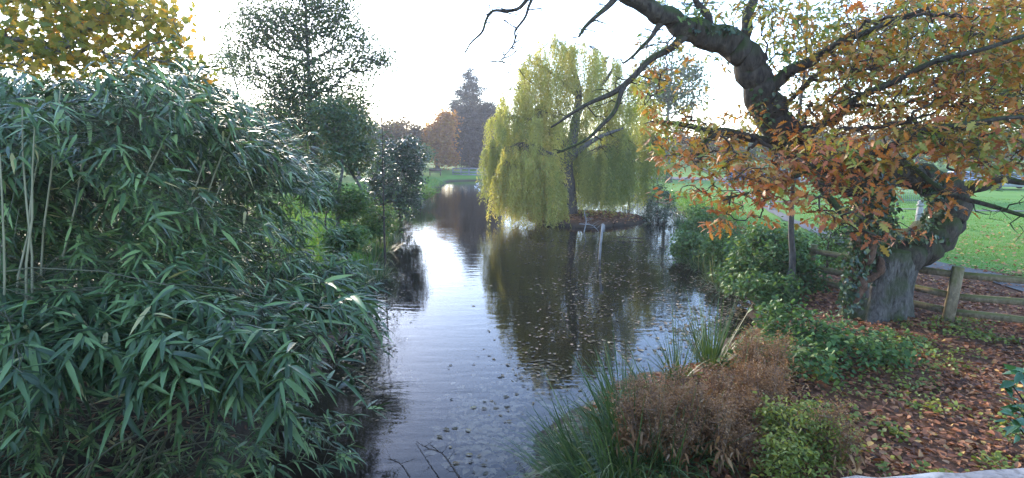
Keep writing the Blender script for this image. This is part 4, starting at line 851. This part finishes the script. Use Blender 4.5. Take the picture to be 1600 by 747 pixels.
# ground cover between the leaves near the oak
def cover():
    rng = np.random.default_rng(310); n = 900; x, y = scatter(n, 1.2, 9, 4.2, 10.5, rng); k = (sdist(x, y) > .5) & (np.sin(x * 2.1 + 1) * np.sin(y * 2.4) + .5 * np.sin(x * 5 + y * 4) > -.05); x, y = x[k], y[k]
    c = np.stack([x, y, height(x, y) + .05], -1); m = MB(); scatter_leaves(m, c, 16, .09, .055, .75, OVATE, rng, -.2, .5, flat=.3)
    tag(m.build("ground_cover", M['goldshrub']), "patchy low yellow-green plants among the fallen leaves", "ground cover", kind="stuff")
cover()

# ------------------------------------------------------------------ fallen and floating leaves
def litter():
    rng = np.random.default_rng(400); x, y = scatter(140000, .8, 19, 3.6, 18.5, rng); a = litter_shade_amt(x, y); k = (sdist(x, y) > .25) & (rng.random(len(x)) < a * (.55 + .45 * np.sin(x * 3.1 + np.sin(y * 2)) * np.sin(y * 2.7 + x)) * 1.1 * np.clip(11 / y, .35, 1)); x, y = x[k], y[k]; n = len(x)
    P = np.stack([x, y, height(x, y) + rng.uniform(.004, .05, n)], -1); onpath = pathd(x, y) < .85; P[onpath, 2] += .03; P = P[~onpath | (rng.random(n) < .35)]; n = len(P)
    m = MB(); D = rdir(n, -.3, .35, rng); L = .066 * rng.uniform(.4, 1.7, n); leaves(m, P, D, rng.normal(size=(n, 3)) * .35 + [0, 0, 1], L, L * .6, OVATE, .0, np.clip(rng.beta(2, 1.6, n), 0, 1), rng, curl=rng.uniform(-1.6, 1.6, n))
    tag(m.build("fallen_leaves", M['litter']), "reddish brown fallen leaves carpeting the ground round the oak", "fallen leaves", kind="stuff")
    rng = np.random.default_rng(401); x, y = scatter(9500, 11, 30, 9, 34, rng); px_ = np.interp(y, PATH[::-1, 1], PATH[::-1, 0]); k = (x > px_ + .8) & (rng.random(len(x)) < ss((30 - y) / 16) * ss((30 - x) / 14)); x, y = x[k], y[k]; n = len(x)
    m = MB(); L = .10 * rng.uniform(.7, 1.3, n); leaves(m, np.stack([x, y, height(x, y) + .05], -1), rdir(n, -.2, .3, rng), rng.normal(size=(n, 3)) * .4 + [0, 0, 1], L, L * .7, QUAD, 0, rng.uniform(.6, 1, n), rng)
    tag(m.build("fallen_leaves", M['litter']), "yellowish fallen leaves sprinkled over the lawn beyond the path", "fallen leaves", kind="stuff")
    rng = np.random.default_rng(402); x, y = scatter(1800, .9, 7.1, 28, 34.4, rng); k = np.hypot((x - ISL[0]) / ISL[2], (y - ISL[1]) / ISL[3]) < .97; x, y = x[k], y[k]; n = len(x)
    r_ = np.hypot((x - ISL[0]) / ISL[2], (y - ISL[1]) / ISL[3]); z = np.interp(r_, [q[0] for q in rings], [q[1] for q in rings]) + .03; m = MB(); leaves(m, np.stack([x, y, z], -1), rdir(n, -.2, .4, rng), rng.normal(size=(n, 3)) * .4 + [0, 0, 1], .14, .1, QUAD, 0, rng.random(n), rng)
    tag(m.build("fallen_leaves", M['litter']), "brown fallen leaves covering the island under the willow", "fallen leaves", kind="stuff")
    rng = np.random.default_rng(403); x, y = scatter(3000, -7, -1.5, 3.6, 14, rng); k = sdist(x, y) > .1; x, y = x[k], y[k]; n = len(x); m = MB(); L = .15 * rng.uniform(.6, 1.3, n)
    leaves(m, np.stack([x, y, height(x, y) + .02], -1), rdir(n, -.1, .1, rng), rng.normal(size=(n, 3)) * .3 + [0, 0, 1], L, L * .2, LANCE, 0, rng.uniform(0, .5, n), rng)
    tag(m.build("fallen_leaves", M['litter']), "dead bamboo leaves on the dark ground under the bamboo", "fallen leaves", kind="stuff")
litter()
def floating():
    rng = np.random.default_rng(410); P = []
    for (px, py, rx, ry, n) in ((940, 385, 130, 24, 1500), (1000, 430, 90, 36, 900), (900, 460, 90, 60, 650), (1070, 505, 70, 40, 1300), (1120, 450, 30, 30, 500), (860, 560, 60, 40, 300), (960, 540, 60, 40, 260), (1020, 385, 50, 16, 500), (850, 380, 60, 22, 450), (1150, 480, 40, 20, 500), (560, 560, 40, 60, 500), (600, 480, 26, 50, 220), (760, 640, 90, 70, 36), (700, 500, 130, 120, 22), (760, 700, 60, 50, 30)):
        q = rng.normal(size=(n, 2)) * .6; P.append(on(px + q[:, 0] * rx, py + q[:, 1] * ry, 0))
    P = np.vstack(P); cl = np.sin(P[:, 0] * 2.2 + 1.3 * np.sin(P[:, 1] * 1.1)) * np.sin(P[:, 1] * 1.7 + P[:, 0] * .6); P = P[cl + rng.normal(size=len(P)) * .5 > -.15]
    P = P[(sdist(P[:, 0], P[:, 1]) < -.02) & (np.hypot((P[:, 0] - ISL[0]) / ISL[2], (P[:, 1] - ISL[1]) / ISL[3]) > 1.03)]; n = len(P); P[:, 2] = rng.uniform(.003, .012, n)
    L = .075 * rng.uniform(.25, 1.5, n); m = MB(); leaves(m, P, rdir(n, -.03, .03, rng), rng.normal(size=(n, 3)) * .06 + [0, 0, 1], L, L * .55, OVATE, 0, rng.random(n), rng)
    tag(m.build("floating_leaves", M['floater']), "scattered leaves and scum floating on the dark water round the pole", "floating leaves", kind="stuff")
    P = []
    for (px, py, rx, ry, n) in ((770, 690, 60, 50, 520), (740, 640, 50, 36, 180), (580, 560, 40, 50, 400), (820, 600, 50, 40, 260), (1090, 520, 60, 40, 500)):
        q = rng.normal(size=(n, 2)) * .6; P.append(on(px + q[:, 0] * rx, py + q[:, 1] * ry, -.05))
    P = np.vstack(P); n = len(P); P[:, 2] = -rng.uniform(.02, .16, n); L = .09 * rng.uniform(.5, 1.6, n); m = MB()
    leaves(m, P, rdir(n, -.15, .15, rng), rng.normal(size=(n, 3)) * .2 + [0, 0, 1], L, L * .6, OVATE, 0, rng.random(n), rng)
    tag(m.build("sunken_leaves", M['sunken']), "pale sunken leaves showing through the water in the lower middle", "sunken leaves", kind="stuff")
floating()

# ------------------------------------------------------------------ brambles, seed heads, lime shrub, laurel
tree("bramble_patch", ground_at(1290, 8.6), [C(1270, 525, 8.7, 70, 40), C(1330, 545, 8.3, 70, 30), C(1230, 505, 9, 40, 36), C(1390, 545, 8.3, 44, 22), C(1250, 565, 7.8, 60, 28), C(1190, 560, 8, 40, 24)], M['bramble'], M['twig'],
     "bright green bramble patch in front of the oak trunk", 'bramble', npts=300, per=13, spread=.11, L=.085, asp=.65, tmpl=OVATE, trunk_r=.02, seed=97, r_tip=.003, lname="foliage")
tree("lime_shrub", ground_at(1255, 5.3), [C(1250, 670, 5.4, 50, 42), C(1290, 695, 5.2, 36, 34), C(1230, 715, 5.0, 40, 34), C(1215, 650, 5.6, 24, 24)], M['goldshrub'], M['twig'],
     "low yellow-green feathery shrub beside the brown seed heads near the parapet", 'shrub', npts=230, per=17, spread=.07, L=.05, asp=.45, tmpl=OVATE, trunk_r=.015, seed=98, r_tip=.0025, lname="foliage")
def seedplant(seed, h):
    rng = np.random.default_rng(seed); t = thing("dried_seed_plant", (0, 0, 0), "dried brown feathery seed heads standing among the sedges", "dried plant", "dried seed heads on the near bank")
    m = MB(); hd = MB(); ends = []
    for k in range(6):
        a = rng.uniform(0, 6.28); r = rng.uniform(.03, .26); e = np.array([math.cos(a) * r, math.sin(a) * r, h * rng.uniform(.7, 1.05)])
        P, rr = smooth_path([[0, 0, 0], e * [.3, .3, .4], e * [.7, .7, .8], e], [.006, .005, .004, .002], 4); tube(m, P, rr, 5, 0, cap=False)
        for q in range(9):
            f = rng.uniform(.45, 1); s = P[int(f * (len(P) - 1))]; ends.append(s + np.r_[rng.normal(size=2) * .07, rng.uniform(0, .1)])
            tube(m, np.array([s, (s + ends[-1]) / 2 + rng.normal(size=3) * .01, ends[-1]]), [.003, .002, .0015], 3, 0, cap=False)
    E = np.array(ends); scatter_leaves(hd, E, 13, .020, .028, .5, QUAD, rng, -.3, 1, flat=2.)
    lv = MB(); scatter_leaves(lv, E[::5] * [1, 1, .6], 5, .06, .09, .3, LANCE, rng, -.9, .2, droop=.6)
    m.build("stems", M['drystem'], t); hd.build("seed_head", M['dry'], t, kind="stuff"); lv.build("withered_leaves", M['dry'], t, kind="stuff"); return t
protos = [seedplant(500 + k, h) for k, h in enumerate((.72, .6, .82, .5, .66))]
rng = np.random.default_rng(510); spots = []
for (px, py, rx, ry, n) in ((1075, 690, 85, 34, 17), (1170, 650, 50, 40, 10), (1130, 725, 90, 26, 12), (1010, 680, 40, 24, 5), (1180, 605, 36, 18, 6), (1300, 745, 40, 14, 3)):
    for _ in range(n): spots.append((px + rng.uniform(-rx, rx), py + rng.uniform(-ry, ry)))
for k, (px, py) in enumerate(spots):
    o = protos[k] if k < 5 else copy_tree(protos[int(rng.integers(5))])
    p = on(px, py, .45); o.location = (p[0], p[1], float(height(p[0], p[1])) - .02); o.rotation_euler.z = rng.uniform(0, 6.28); s = rng.uniform(.8, 1.12); o.scale = (s, s, s * rng.uniform(.8, 1.05))
    o["label"] = "dried brown feathery seed heads standing among the sedges"
def dock(px, py, lab, seed):
    rng = np.random.default_rng(seed); b = on(px, py, .3); t = thing("dock_plant", (b[0], b[1], float(height(b[0], b[1]))), lab, "dried plant"); m = MB(); l = MB(); c = []
    b = np.array(t.location)
    for k in range(14):
        e = b + np.r_[rng.normal(size=2) * .35, rng.uniform(.6, 1.1)]; tube(m, np.array([b, (b + e) / 2 + [0, 0, .1], e]), [.008, .006, .003], 5, cap=False); c += [b + (e - b) * f for f in (.6, .75, .9, 1)]
    scatter_leaves(l, np.array(c), 40, .06, .04, .7, QUAD, rng); m.build("stems", M['drystem'], t); l.build("seed_head", M['dry'], t, kind="stuff")
dock(1118, 372, "reddish dried dock stems on the right bank by the grass slope", 520); dock(1150, 398, "tan dried stems on the right bank above the dark leafy bush", 521)

def laurel():
    rng = np.random.default_rng(530); b = np.array([4.55, 4.3, float(height(4.55, 4.3))]); t = thing("laurel_shrub", b, "glossy broad-leaved green shrub poking in at the right edge near the parapet", "shrub")
    pts = []; m = MB()
    for (px, py) in ((1580, 600), (1592, 580), (1585, 630), (1578, 655), (1595, 672), (1605, 610), (1620, 640), (1610, 585), (1635, 600), (1600, 650), (1640, 680)): pts.append(at(px, py, rng.uniform(4.1, 4.4)))
    for p in pts: P, r = smooth_path([b, b + (p - b) * [.3, .3, .55], p], [.018, .012, .005], 5); tube(m, P, r, 6, cap=False)
    m.build("stems", M['twig'], t); pts = np.array(pts); per = 6; n = len(pts) * per; D = rdir(n, -.7, .4, rng); P = np.repeat(pts, per, 0) + rng.normal(size=(n, 3)) * .03; L = .12 * rng.uniform(.7, 1.2, n)
    shared_leaf_objects("leaf", P, D, rng.normal(size=(n, 3)) * .5 + [0, -.3, 1], L, .5, OVATE, M['laurel'], t, .15, 0, 1, rng)
M['laurel'] = leafmat("laurel_leaf", [(0, (.03, .10, .035)), (1, (.09, .20, .06))], .28, .15, .6)
laurel()

# ------------------------------------------------------------------ timber fence
def fence():
    posts = [(7.0, 16.2), (7.12, 13.5), (at(1484, 500, 10.35)[0], 10.35), (10.6, 8.95), (13.2, 7.6)]
    c = posts[2]; t = thing("timber_fence", (c[0], c[1], float(height(*c))), "mossy three-rail timber fence running behind the oak", "fence")
    for k, (x, y) in enumerate(posts):
        z = float(height(x, y)); m = MB(); d = np.array(posts[min(k + 1, len(posts) - 1)]) - np.array(posts[max(k - 1, 0)]); rz = math.atan2(d[1], d[0])
        ln = Matrix.Rotation(.07, 4, 'Y') @ Matrix.Rotation(-.02, 4, 'X')
        box(m, (x, y, z + .47), (.17, .19, 1.16), -.5, rot=ln, bev=.018); m.build("post", M['rail'], t)
    for k in range(len(posts) - 1):
        A = np.array(posts[k]); B = np.array(posts[k + 1]); d = B - A; L = np.linalg.norm(d); u = d / L
        for h in (.90, .50, .20):
            za = float(height(*A)) + h; zb = float(height(*B)) + h; m = MB(); n = 9; V = []; jit = random.uniform(-.015, .015)
            off = np.array([-u[1], u[0]]) * -.02
            for i in range(n):
                f = i / (n - 1); p = A + u * (.05 + (L - .10) * f) + off; z = za + (zb - za) * f + jit + .012 * math.sin(f * 5 + h * 9); wd, hh = .026, .058 + .003 * math.sin(f * 9)
                nn = np.array([-u[1], u[0]])
                for (sx, sz) in ((-1, -1), (1, -1), (1, 1), (-1, 1)): q = p + nn * wd * sx; V.append((q[0], q[1], z + hh * sz))
            Q = [(i * 4 + j, i * 4 + (j + 1) % 4, i * 4 + 4 + (j + 1) % 4, i * 4 + 4 + j) for i in range(n - 1) for j in range(4)] + [(3, 2, 1, 0), (n * 4 - 4, n * 4 - 3, n * 4 - 2, n * 4 - 1)]
            m.add(V, Q=Q); m.build("rail", M['rail'], t)
fence()

# ------------------------------------------------------------------ stone bridge parapet in the lower right, under the camera's feet
def bridge():
    t = thing("bridge", (0, .9, 1.9), "stone bridge the view is taken from, its grey parapet coping crossing the lower right corner", "bridge")
    def edgeY(x): return 1.345 + .102 * x
    x = -4.0; k = 0; rng = np.random.default_rng(600); ang = math.atan(.102)
    while x < 4.4:
        Lx = rng.uniform(.55, .75); g = .008; cx = x + Lx / 2; m = MB()
        # top z 2.75; front face on the measured edge
        n = 8; V = []; prof = [(0, -.13), (0, -.02), (-.02, 0), (-.38, .012), (-.40, -.008), (-.40, -.13)]
        for i in range(n + 1):
            xx = x + g / 2 + (Lx - g) * i / n
            for (dy, dz) in prof: V.append((xx, edgeY(xx) + dy + rng.normal() * .0035, 2.75 + dz + rng.normal() * .0025))
        p_ = len(prof); Q = [(i * p_ + j, i * p_ + (j + 1) % p_, (i + 1) * p_ + (j + 1) % p_, (i + 1) * p_ + j) for i in range(n) for j in range(p_)]
        T = [(0, 1, 2), (0, 2, 3), (0, 3, 4), (0, 4, 5)]; e = n * p_; T += [(e + c, e + b_, e + a) for a, b_, c in [(0, 1, 2), (0, 2, 3), (0, 3, 4), (0, 4, 5)]]
        m.add(V, Q=Q, T=T); m.build("coping_stone", M['coping'], t); x += Lx
    m = MB(); box(m, (.2, edgeY(.2) - .2, 2.21), (8.4, .30, .80), ang); m.build("parapet_wall", M['stone'], t)
    m = MB(); box(m, (.2, -.5, 1.66), (8.4, 3.2, .28), 0); m.build("deck", M['stone'], t)
    for sx in (-4.2, 2.9):
        m = MB(); box(m, (sx, -.4, .4), (1.6, 3.1, 2.2), 0); m.build("abutment", M['stone'], t)
bridge()

# ------------------------------------------------------------------ things in and by the water
def pole():
    b = on(935, 405, 0); t = thing("marker_pole", b, "thin pale leaning pole standing in the water before the island", "pole")
    e = at(942, 350, b[1]); m = MB(); tube(m, np.array([b - [0, 0, .7], b + (e - b) * .5 + [.01, 0, 0], e]), [.045, .042, .04], 8, .05); m.build("shaft", M['pale'], t)
    m = MB(); box(m, e + (b - e) * .12 + [.06, -.01, 0], (.05, .03, .24), 0); m.build("gauge_board", M['pale'], t)
pole()
def snag(name, ctrl, lab, seed, mat='greybark', r=.02):
    rng = np.random.default_rng(seed); P0 = [at(*c) for c in ctrl]; t = thing(name, P0[0], lab, "branch"); m = MB(); P, rr = smooth_path(P0, np.linspace(r, r * .3, len(P0)), 5); tube(m, P, rr, 6, .1)
    for k in range(7):
        i = int(rng.integers(3, len(P) - 1)); e = P[i] + rdir(1, -.1, .8, rng)[0] * r * rng.uniform(9, 22); tube(m, np.array([P[i], (P[i] + e) / 2 + rng.normal(size=3) * r, e]), [r * .45, r * .3, r * .12], 4)
    m.build("wood", M[mat], t, True)
snag("fallen_branch", [(912, 365, 26.5), (916, 345, 26.8), (913, 330, 27), (922, 322, 27)], "bare grey branch sticking out of the water at the island's edge", 610, 'pale', .025)
snag("fallen_branch", [(905, 350, 27.2), (925, 352, 26.8), (936, 362, 26.3)], "low grey branch bent into the water beside the pole", 611, 'pale', .022)
snag("fallen_branch", [(722, 752, 5.6), (706, 728, 5.9), (690, 708, 6.2), (668, 700, 6.5), (650, 690, 6.8)], "dark twiggy branch lying in the water at the bottom of the photo", 612, 'twig', .012)
snag("fallen_branch", [(640, 745, 5.7), (626, 725, 6), (606, 716, 6.2)], "small dark twig in the water left of the twiggy branch", 613, 'twig', .009)
snag("fallen_branch", [(1005, 372, 24), (985, 372, 24), (962, 369, 24.3)], "thin stick floating by the leaf scum right of the pole", 614, 'twig', .03)

def gull(px, py, rz, lab):
    b = on(px, py, 0); t = thing("gull", b, lab, "gull", "white gulls at the far end of the pond"); m = MB(); c, s = math.cos(rz), math.sin(rz)
    def tr(p): p = np.asarray(p) * .8; return b + np.stack([p[:, 0] * c - p[:, 1] * s, p[:, 0] * s + p[:, 1] * c, p[:, 2]], -1)
    tube(m, tr([(-.26, 0, .10), (-.18, 0, .08), (-.06, 0, .06), (.06, 0, .065), (.13, 0, .10), (.16, 0, .16), (.19, 0, .20), (.23, 0, .20)]), [.008, .03, .065, .07, .05, .035, .04, .015], 10); m.build("body", M['white'], t, True)
    m = MB()
    for sy in (-1, 1): tube(m, tr([(.08, .05 * sy, .10), (-.05, .07 * sy, .11), (-.2, .04 * sy, .12), (-.3, .01 * sy, .12)]), [.02, .035, .02, .005], 6)
    m.build("wings", M['gullgrey'], t, True); m = MB(); tube(m, tr([(.225, 0, .2), (.27, 0, .19)]), [.01, .003], 5); m.build("beak", M['beak'], t)
for (px, py, rz, lab) in ((746, 288, .4, "white gull furthest up the pond before the footbridge"), (743.5, 293, 2.8, "white gull at the left of the little group of gulls"), (754, 290.5, 1.2, "white gull at the right of the little group of gulls"), (750, 297, 3.4, "white gull nearest to the viewer in the group of gulls")): gull(px, py, rz, lab)

def footbridge():
    Y = 80; t = thing("footbridge", at(730, 275, Y), "small grey metal-railed footbridge at the far end of the pond", "bridge"); x0 = at(707, 270, Y)[0]; x1 = at(770, 270, Y)[0]; zt = at(730, 263.5, Y)[2]; zb = at(730, 275, Y)[2]
    m = MB(); box(m, ((x0 + x1) / 2, Y + .7, zb - .05), (x1 - x0, 1.6, .2)); m.build("deck", M['metal'], t)
    for yy in (Y, Y + 1.4):
        for z in (zt, zt * .5 + zb * .5, zb + .15): m = MB(); box(m, ((x0 + x1) / 2, yy, z), (x1 - x0, .08, .15)); m.build("rail", M['metal'], t)
        n = 6
        for k in range(n): m = MB(); box(m, (x0 + (x1 - x0) * k / (n - 1), yy + .08, (zt + zb) / 2), (.09, .09, zt - zb + .16)); m.build("post", M['metal'], t)
footbridge()
def bench():
    b = np.array([at(680, 270, 78)[0], 78., 0]); b[2] = float(height(b[0], b[1])); t = thing("bench", b, "dark bench on the lawn left of the small footbridge", "bench")
    for (nm, c, s) in (("seat", (0, 0, .45), (1.7, .42, .06)), ("backrest", (0, .22, .75), (1.7, .05, .4)), ("leg", (-.7, 0, .21), (.09, .4, .42)), ("leg", (.7, 0, .21), (.09, .4, .42)), ("armrest", (-.8, 0, .65), (.06, .42, .05)), ("armrest", (.8, 0, .65), (.06, .42, .05))):
        m = MB(); box(m, b + c, s, bev=.01); m.build(nm, M['timber'], t)
bench()
def bollard(px, py, h, lab, mat):
    b = on(px, py, .52); b[2] = float(height(b[0], b[1])); t = thing("bollard", b, lab, "bollard"); m = MB(); tube(m, np.array([b - [0, 0, .1], b + [0, 0, h * .35], b + [0, 0, h * .72]]), [.15, .14, .12], 10, .05); m.build("shaft", mat, t)
    m = MB(); P = [b + [0, 0, h * f] for f in (.74, .78, .82, .86, .93, 1.)]; tube(m, np.array(P), [.07, .15, .16, .09, .13, .05], 10); m.build("cap", mat, t)
bollard(1435, 352, 1.05, "pale weathered stone bollard with a knobbed top beyond the oak's arch", M['pale'])
bollard(1205, 328, .9, "grey banded bollard beside the path, seen under the orange leaves", M['pale'])
def railing():
    A = at(1395, 318, 37); B = at(1475, 322, 36); A[2] = float(height(A[0], A[1])); B[2] = float(height(B[0], B[1])); t = thing("metal_railing", A, "low grey upright-bar railing by the far path beyond the oak's arch", "railing"); n = 26
    for z in (.15, .85): m = MB(); tube(m, np.array([A + [0, 0, z], (A + B) / 2 + [0, 0, z], B + [0, 0, z]]), .025, 6); m.build("rail", M['metal'], t)
    for k in range(n): p = A + (B - A) * k / (n - 1); m = MB(); tube(m, np.array([p, p + [0, 0, .5], p + [0, 0, .98]]), .016, 5); m.build("bar", M['metal'], t)
railing()
def car(px, Y, rz, paint, lab):
    b = ground_at(px, Y); b[2] += .05; t = thing("parked_car", b, lab, "car", "cars parked along the road beyond the lawn"); c, s = math.cos(rz), math.sin(rz)
    def tr(V): V = np.asarray(V, float); return b + np.stack([V[:, 0] * c - V[:, 1] * s, V[:, 0] * s + V[:, 1] * c, V[:, 2]], -1)
    def prism(prof, w0, w1f=None):
        m = MB(); n = len(prof); V = []
        for sy in (-1, 1):
            for (x, z) in prof: w = w0 if w1f is None else w1f(z); V.append((x, sy * w, z))
        Q = [(j, (j + 1) % n, n + (j + 1) % n, n + j) for j in range(n)]; T = [(0, j + 1, j) for j in range(1, n - 1)] + [(n, n + j, n + j + 1) for j in range(1, n - 1)]
        m.add(tr(V), Q=Q, T=T); return m
    body = [(-2.1, .3), (-2.12, .7), (-2.0, .9), (-1.6, .98), (1.0, .98), (1.9, .84), (2.12, .65), (2.12, .3), (1.7, .22), (-1.7, .22)]
    prism(body, .85).build("body", M[paint], t)
    wf = lambda z: .82 if z < 1.1 else .64
    prism([(-1.7, .97), (-1.35, 1.38), (.2, 1.38), (.95, .97)], .8, wf).build("window", M['glass'], t)
    m = prism([(-1.38, 1.36), (-1.3, 1.45), (.12, 1.45), (.25, 1.36)], .66); m.build("roof", M[paint], t)
    for x in (-1.35, 1.35):
        for sy in (-1, 1): m = MB(); tube(m, tr([(x, sy * .74, .31), (x, sy * .88, .31)]), [.31, .31], 14); m.build("wheel", M['rubber'], t)
for a_ in ((1165, 64, -.12, 'carblue', "blue car parked beyond the lawn, glimpsed left of the slim tree"), (1218, 62, -.12, 'carsilver', "silver car parked beyond the lawn right behind the slim tree"), (1395, 56, -.15, 'carteal', "teal car parked beyond the lawn above the oak's arch"),
           (1440, 54, -.15, 'carsilver', "silver car glimpsed through the oak's arch"), (1510, 52, -.15, 'carsilver', "pale car parked right of the oak's arched limb"), (1575, 50, -.15, 'carwhite', "white car furthest right among the leaves")): car(*a_)

# ------------------------------------------------------------------ evening haze
mb = MB(); box(mb, (0, 60, 14.0), (340, 190, 30.5)); hz = bpy.data.materials.new("haze"); hz.use_nodes = True; t = hz.node_tree; t.nodes.clear(); o = t.nodes.new("ShaderNodeOutputMaterial"); v = t.nodes.new("ShaderNodeVolumePrincipled")
v.inputs["Color"].default_value = (.9, .92, 1, 1); v.inputs["Density"].default_value = .0008; v.inputs["Anisotropy"].default_value = .3; t.links.new(v.outputs[0], o.inputs["Volume"])
tag(mb.build("haze", hz), kind="stuff")
